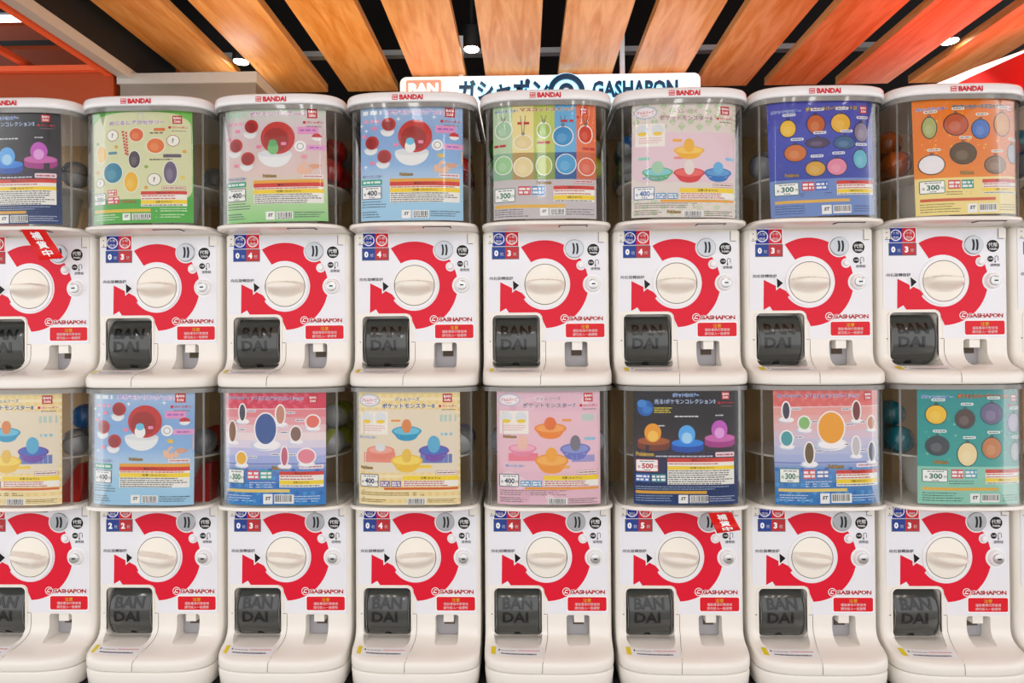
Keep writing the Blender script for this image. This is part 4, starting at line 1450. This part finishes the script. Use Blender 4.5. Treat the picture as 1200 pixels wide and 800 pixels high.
# --- five-colour striped poster (sheet outline 98..598 x 140..710)
def draw_stripe(cv):
    cv.part('backdrop')
    xs = [98, 195, 297, 397, 500, 598]
    for i, (c0, c1) in enumerate((('#bcd6b4', '#8fba9a'), ('#f0e2a0', '#b8985a'), ('#c4d068', '#8aa04e'), ('#6cb4e4', '#2f5f9e'), ('#ec7a4e', '#cf6a44'))):
        cv.rect(xs[i], 140, xs[i + 1], 380, c0, 1)
        cv.rect(xs[i], 380, xs[i + 1], 515, c1, 1)
    cv.part('title_lettering')
    cv.otext('マスコットスイング', 362, 165, 20, '#b0342e', '#f2e8c8', 3, 262, 0.03, 0.1)
    series_logo(cv, 166, 170, 116, 16)
    maker(cv, 536, 172, 0.7)
    cv.part('mascot_picture')
    top = [(152, 262, 40, 42, '#a8cfae', ), (246, 328, 42, 34, '#e8d49a'), (345, 268, 30, 36, '#a4c04a'), (436, 300, 46, 46, '#3f93cc'), (544, 290, 32, 42, '#d4452e')]
    bot = [(150, 440, 42, 44, '#9fd09a'), (246, 452, 44, 46, '#ead8a2'), (345, 446, 36, 46, '#c4cf6a'), (450, 440, 46, 48, '#4fa4d8'), (550, 452, 40, 42, '#e06a4c')]
    for x, y, rx, ry, c in top:
        blob(cv, x, y, rx, ry, c, '#f4f4ee', 5, 2)
        for s in (-12, 12):
            cv.poly([(x + s - 1.5, 195), (x + s + 1.5, 195), (x + s * 0.2 + 1.5, y - ry - 4), (x + s * 0.2 - 1.5, y - ry - 4)], '#6a6460', 2)
        cv.ring(x, y - ry - 8, 5, 8, '#6a6460', 4, 12)
    for x, y, rx, ry, c in bot:
        blob(cv, x, y, rx, ry, c, '#f4f4ee', 4, 2)
    cv.part('name_tags')
    for x, y in ((134, 342), (250, 233), (345, 330), (456, 224), (560, 362)):
        cv.lines(x - 30, x + 30, [y - 6], 12, '#c43a40', 4, x, False)
    cv.part('footer')
    cv.rect(98, 515, 598, 710, '#c9c2c6', 1)
    mon_logo(cv, 345, 530, 70, 18)
    price(cv, 104, 556, 208, 626, '300', '#2f7a64')
    age(cv, 222, 548, 346, 592, '#d4414e', col2='#4a90c8')
    warn(cv, 390, 548, 588, 628, [('r', 1), ('w', 1.6), ('y', 1.2), ('t', 0.6)])
    cv.part('stripe')
    cv.rect(106, 640, 446, 656, '#eab84a', 2)
    cv.part('maker_strip')
    cv.frame(486, 518, 584, 536, 2, '#b04a58', '#f0e2e2', 2, 3)
    cv.lines(492, 578, [524], 6, '#b04a58', 4, 4, False)
    fine(cv, 106, 280, 662, 4, 11, '#5a5660', 6)
    fine(cv, 450, 590, 664, 3, 12, '#5a5660', 8)
    barcode(cv, 372, 660, 444, 694)
poster(5, 1, (98, 140, 598, 712), '#c9c2c6', 'five-colour striped mascot poster in top-row machine', draw_stripe, dx=-0.004)

# --- green bordered keychain poster (sheet outline 52..530 x 165..750)
def draw_green(cv):
    cv.part('backdrop')
    cv.rect(58, 205, 524, 625, '#d9dcb0', 1, 40)
    cv.ell(290, 205, 200, 34, '#d9dcb0', 1)
    cv.part('title_lettering')
    cv.otext('めじるしアクセサリー', 280, 228, 22, '#a884c4', '#f6f0f4', 2, 262, 0.03, 0.1)
    maker(cv, 466, 216, 0.85)
    cv.part('mascot_picture')
    cv.ring(298, 205, 12, 15, '#c8ccce', 3, 20, sy=2.2)
    for x, y, rx, ry, c in ((278, 292, 32, 34, '#e2682c'), (366, 350, 40, 38, '#e6742e'), (268, 420, 26, 44, '#4a3f48'), (164, 486, 46, 52, '#2f84a4'),
                            (252, 536, 32, 52, '#efb92c'), (432, 490, 30, 58, '#6a5f7c'), (106, 386, 26, 44, '#f0c24e')):
        blob(cv, x, y, rx, ry, c, '#eef0e2', 4)
    for x, y, r in ((446, 325, 30), (164, 292, 30), (96, 536, 24), (358, 525, 32)):
        cv.ell(x, y, r, r, '#a8583a' if r == 30 else '#4a4a58', 2)
        cv.ell(x, y, r - 3, r - 3, '#f4f2ea', 3)
        cv.text('?', x, y, r * 0.8, '#3a3a44', 4, None, 0.02)
    for x, y, c in ((182, 352, '#e0a43a'), (322, 458, '#8fb04a'), (82, 478, '#e0a43a'), (486, 516, '#f0c83a'), (84, 330, '#8fb04a'), (496, 380, '#e0a43a'), (320, 566, '#e0a43a')):
        cv.ell(x, y, 9, 9, c, 2, 10)
    cv.part('name_tags')
    cv.rect(358, 258, 410, 274, '#e0743a', 2, 5)
    cv.lines(340, 400, [280], 7, '#6a5a48', 2, 5, False)
    cv.rect(400, 394, 482, 412, '#6a5a6c', 2, 5)
    cv.lines(338, 440, [418], 7, '#6a5a48', 2, 7, False)
    cv.rect(142, 376, 186, 390, '#4a8aa0', 2, 5)
    for i in range(8):
        cv.rect(210 + i * 2, 270 + i * 16, 220 + i * 2, 281 + i * 16, '#cf3f36', 3)
        cv.rect(226 + i * 1, 276 + i * 16, 235 + i, 286 + i * 16, '#cf3f36', 3)
    cv.part('footer')
    cv.rect(52, 628, 530, 750, '#4fae44', 1)
    price(cv, 58, 588, 128, 652, '300', '#2c7a5a')
    cv.part('age_mark')
    cv.rect(136, 574, 182, 604, '#d8404a', 2)
    cv.lines(140, 178, [578, 592], 9, '#f6e6e6', 3, 4, False)
    cv.rect(134, 610, 194, 648, '#d8404a', 2)
    cv.lines(138, 190, [615, 632], 11, '#f6e6e6', 3, 5, False)
    mon_logo(cv, 240, 636, 66, 18)
    warn(cv, 296, 586, 504, 664, [('r', 1), ('w', 1.6), ('y', 1.2), ('t', 0.7)])
    cv.part('stripe')
    cv.rect(62, 676, 340, 692, '#e6c23a', 2)
    cv.part('maker_strip')
    cv.frame(392, 560, 498, 580, 2, '#b04a48', '#f0e8d8', 2, 3)
    cv.lines(398, 492, [567], 6, '#a05048', 4, 4, False)
    fine(cv, 350, 510, 674, 2, 12, '#e0f0d4', 4)
    fine(cv, 62, 200, 702, 3, 12, '#dff0d4', 6)
    fine(cv, 350, 500, 706, 2, 12, '#e0f0d4', 8)
    barcode(cv, 254, 700, 340, 732)
poster(2, 1, (52, 165, 530, 750), [(0, '#6cc04e'), (0.2, '#8ac860'), (0.5, '#b4d68a'), (0.8, '#4fae44'), (1, '#3fa43c')],
       'green-bordered cream keychain poster in top-row machine', draw_green, dx=-0.001, tilt=-0.01)

# ================================================================== RESTOCK TAGS
def restock(k, row, x, slant, curl, length, label):
    """red strip hanging from the window rim"""
    w = 0.052
    y0 = bulge_y(x) - 0.004
    def tf(u, v, lay):                   # u across 0..1, v down 0..1
        X = x + (u - 0.5) * w + slant * v * v * length
        Y = y0 + curl * math.sin(v * 2.2) + 0.004 * (u - 0.5) - 0.0014 * lay
        return (X, Y, 0.3575 - v * length + 0.006 * (u - 0.5) * v)
    cv = Canvas(tf)
    for n_, c_ in (('restock_tag', '#e0201f'),):
        cv.part(n_)
        pts = [(i / 6, j / 14) for j in range(15) for i in range(7)]
        cv.raw(pts, [(j * 7 + i, j * 7 + i + 1, (j + 1) * 7 + i + 1, (j + 1) * 7 + i) for j in range(14) for i in range(6)], c_, 0)
    cv.part('lettering')
    for i, ch in enumerate('補貨中'):
        cv.text(ch, 0.5, 0.2 + 0.29 * i, 0.24, '#ffffff', 1, 0.4, 0.05)
    r = cv.build(None, M['decal'])
    sheet = r.pop('restock_tag')
    sheet.location = (xcol(k), D, ZUP if row else ZLOW)
    for o in r.values():
        o.parent = sheet
    tag(sheet, label, 'tag', 'red restock tags')
restock(1, 1, 0.068, 0.45, 0.022, 0.064, 'red restocking tag with white characters hanging on a lidded top-row machine')
restock(6, 0, 0.068, 0.35, -0.026, 0.036, 'red restocking tag with white characters hanging on a bottom-row machine')

# ================================================================== CAPSULES
CR = 0.0315
CAPC = {'red': ('#c3161a', 0.75), 'white': ('#e6e6e8', 0.6), 'green': ('#5aa62a', 0.6), 'lime': ('#c3cf1e', 0.55), 'yellow': ('#e0c21a', 0.6), 'blue': ('#1f74c4', 0.6),
        'teal': ('#14889c', 0.6), 'purple': ('#7a72c0', 0.45), 'clear': ('#c9ccd0', 0.25), 'orange': ('#d0611c', 0.7), 'sky': ('#5aa8d8', 0.45)}
_cap = {}
def capsule_parts(c):
    if c not in _cap:
        hexc, fac = CAPC[c]
        def half(z0, z1, n=7):
            p = []
            for i in range(n + 1):
                a = math.asin(z0 / CR) + (math.asin(z1 / CR) - math.asin(z0 / CR)) * i / n
                p.append((CR * math.sin(a), max(CR * math.cos(a), 0.0004)))
            return MB().cyl((0, 0, 0), 'z', p, 22)
        m1 = clear_mat('capsule_' + c, hexc if c != 'clear' else '#e8eaec', 1.5, body=hexc, fac=fac, rough=0.05)
        m2 = clear_mat('capsule_base_' + c, '#e4e6e8', 1.5, body='#d8dade' if c not in ('teal', 'orange', 'red') else hexc, fac=0.45, rough=0.05)
        _cap[c] = (half(0.002, CR * 0.9999).me('upper_shell', True, 60), m1, half(-CR * 0.9999, -0.002).me('lower_shell', True, 60), m2,
                   MB().cyl((0, 0, 0), 'z', [(-0.0022, CR - 0.001), (-0.0018, CR + 0.0007), (0.0018, CR + 0.0007), (0.0022, CR - 0.001)], 24).me('seam_ring', True, 50))
    return _cap[c]
SLOTS = [(0.104, 0.004, 0), (0.101, 0.072, 0), (0.103, 0.038, 1), (0.098, 0.140, 0), (0.0995, 0.106, 1)]
rc = random.Random(11)
def capsules(k, row, left, right, where):
    for s, colors in ((-1, left), (1, right)):
        for (x, y, lv), c, pos in zip(SLOTS, colors, ('in front', 'mid-row', 'stacked on top', 'at the back', 'stacked behind')):
            if c is None:
                continue
            z = 0.3668 + 0.107 + CR + (0.0536 if lv else -0.0026)
            a, m1, b, m2, rg = capsule_parts(c)
            o = empty('capsule', (xcol(k) + s * x, D + y, (ZUP if row else ZLOW) + z))
            o.rotation_euler = (rc.uniform(-0.9, 0.9), rc.uniform(-0.9, 0.9), rc.uniform(0, 6))
            nm = {'clear': 'clear', 'lime': 'yellow-green', 'sky': 'pale blue'}.get(c, c)
            tag(o, f'{nm} capsule {pos} behind {"price" if s < 0 else "logo"} edge of {where}', 'capsule', f'{nm} capsules behind {where}')
            obj('upper_shell', a, m1, o)
            obj('lower_shell', b, m2, o)
            obj('seam_ring', rg, m1, o)
capsules(1, 1, [], ['clear', None, None, 'clear'], 'the top-row night-blue poster')
capsules(2, 1, [], [None, 'clear'], 'the green-bordered poster')
capsules(3, 1, [], ['red', 'red', 'red', 'red', 'white'], 'the pink and green ring poster')
capsules(4, 1, ['red', 'red', 'red'], ['red', 'red', 'white', 'red'], 'the top-row sky-blue poster')
capsules(5, 1, ['green', 'green', 'green'], ['lime', 'green', 'lime', 'green', 'green'], 'the five-colour striped poster')
capsules(6, 1, ['clear', 'green', 'blue', 'yellow', 'sky'], ['blue', 'clear'], 'the diamond-pattern poster')
capsules(7, 1, ['clear'], [], 'the royal blue poster')
capsules(8, 1, ['orange', 'orange', 'orange', 'orange', 'orange'], ['orange'], 'the bright orange poster')
capsules(9, 1, ['blue', 'blue', 'teal', 'blue'], [], 'the last top-row window')
capsules(1, 0, [], ['clear', 'purple', 'blue', 'purple', 'clear'], 'the yellow poster at the row end')
capsules(2, 0, [], ['clear', 'red', None, 'red'], 'the bottom-row sky-blue poster')
capsules(3, 0, [], ['lime', 'lime', 'lime', 'lime', 'lime'], 'the acrylic stand poster')
capsules(4, 0, [], ['clear', 'purple'], 'the yellow poster beside the pink one')
capsules(5, 0, ['clear', 'purple'], ['clear'], 'the pink toy dish poster')
capsules(8, 0, ['teal', 'teal', 'teal', 'teal', 'teal'], [], 'the teal poster')
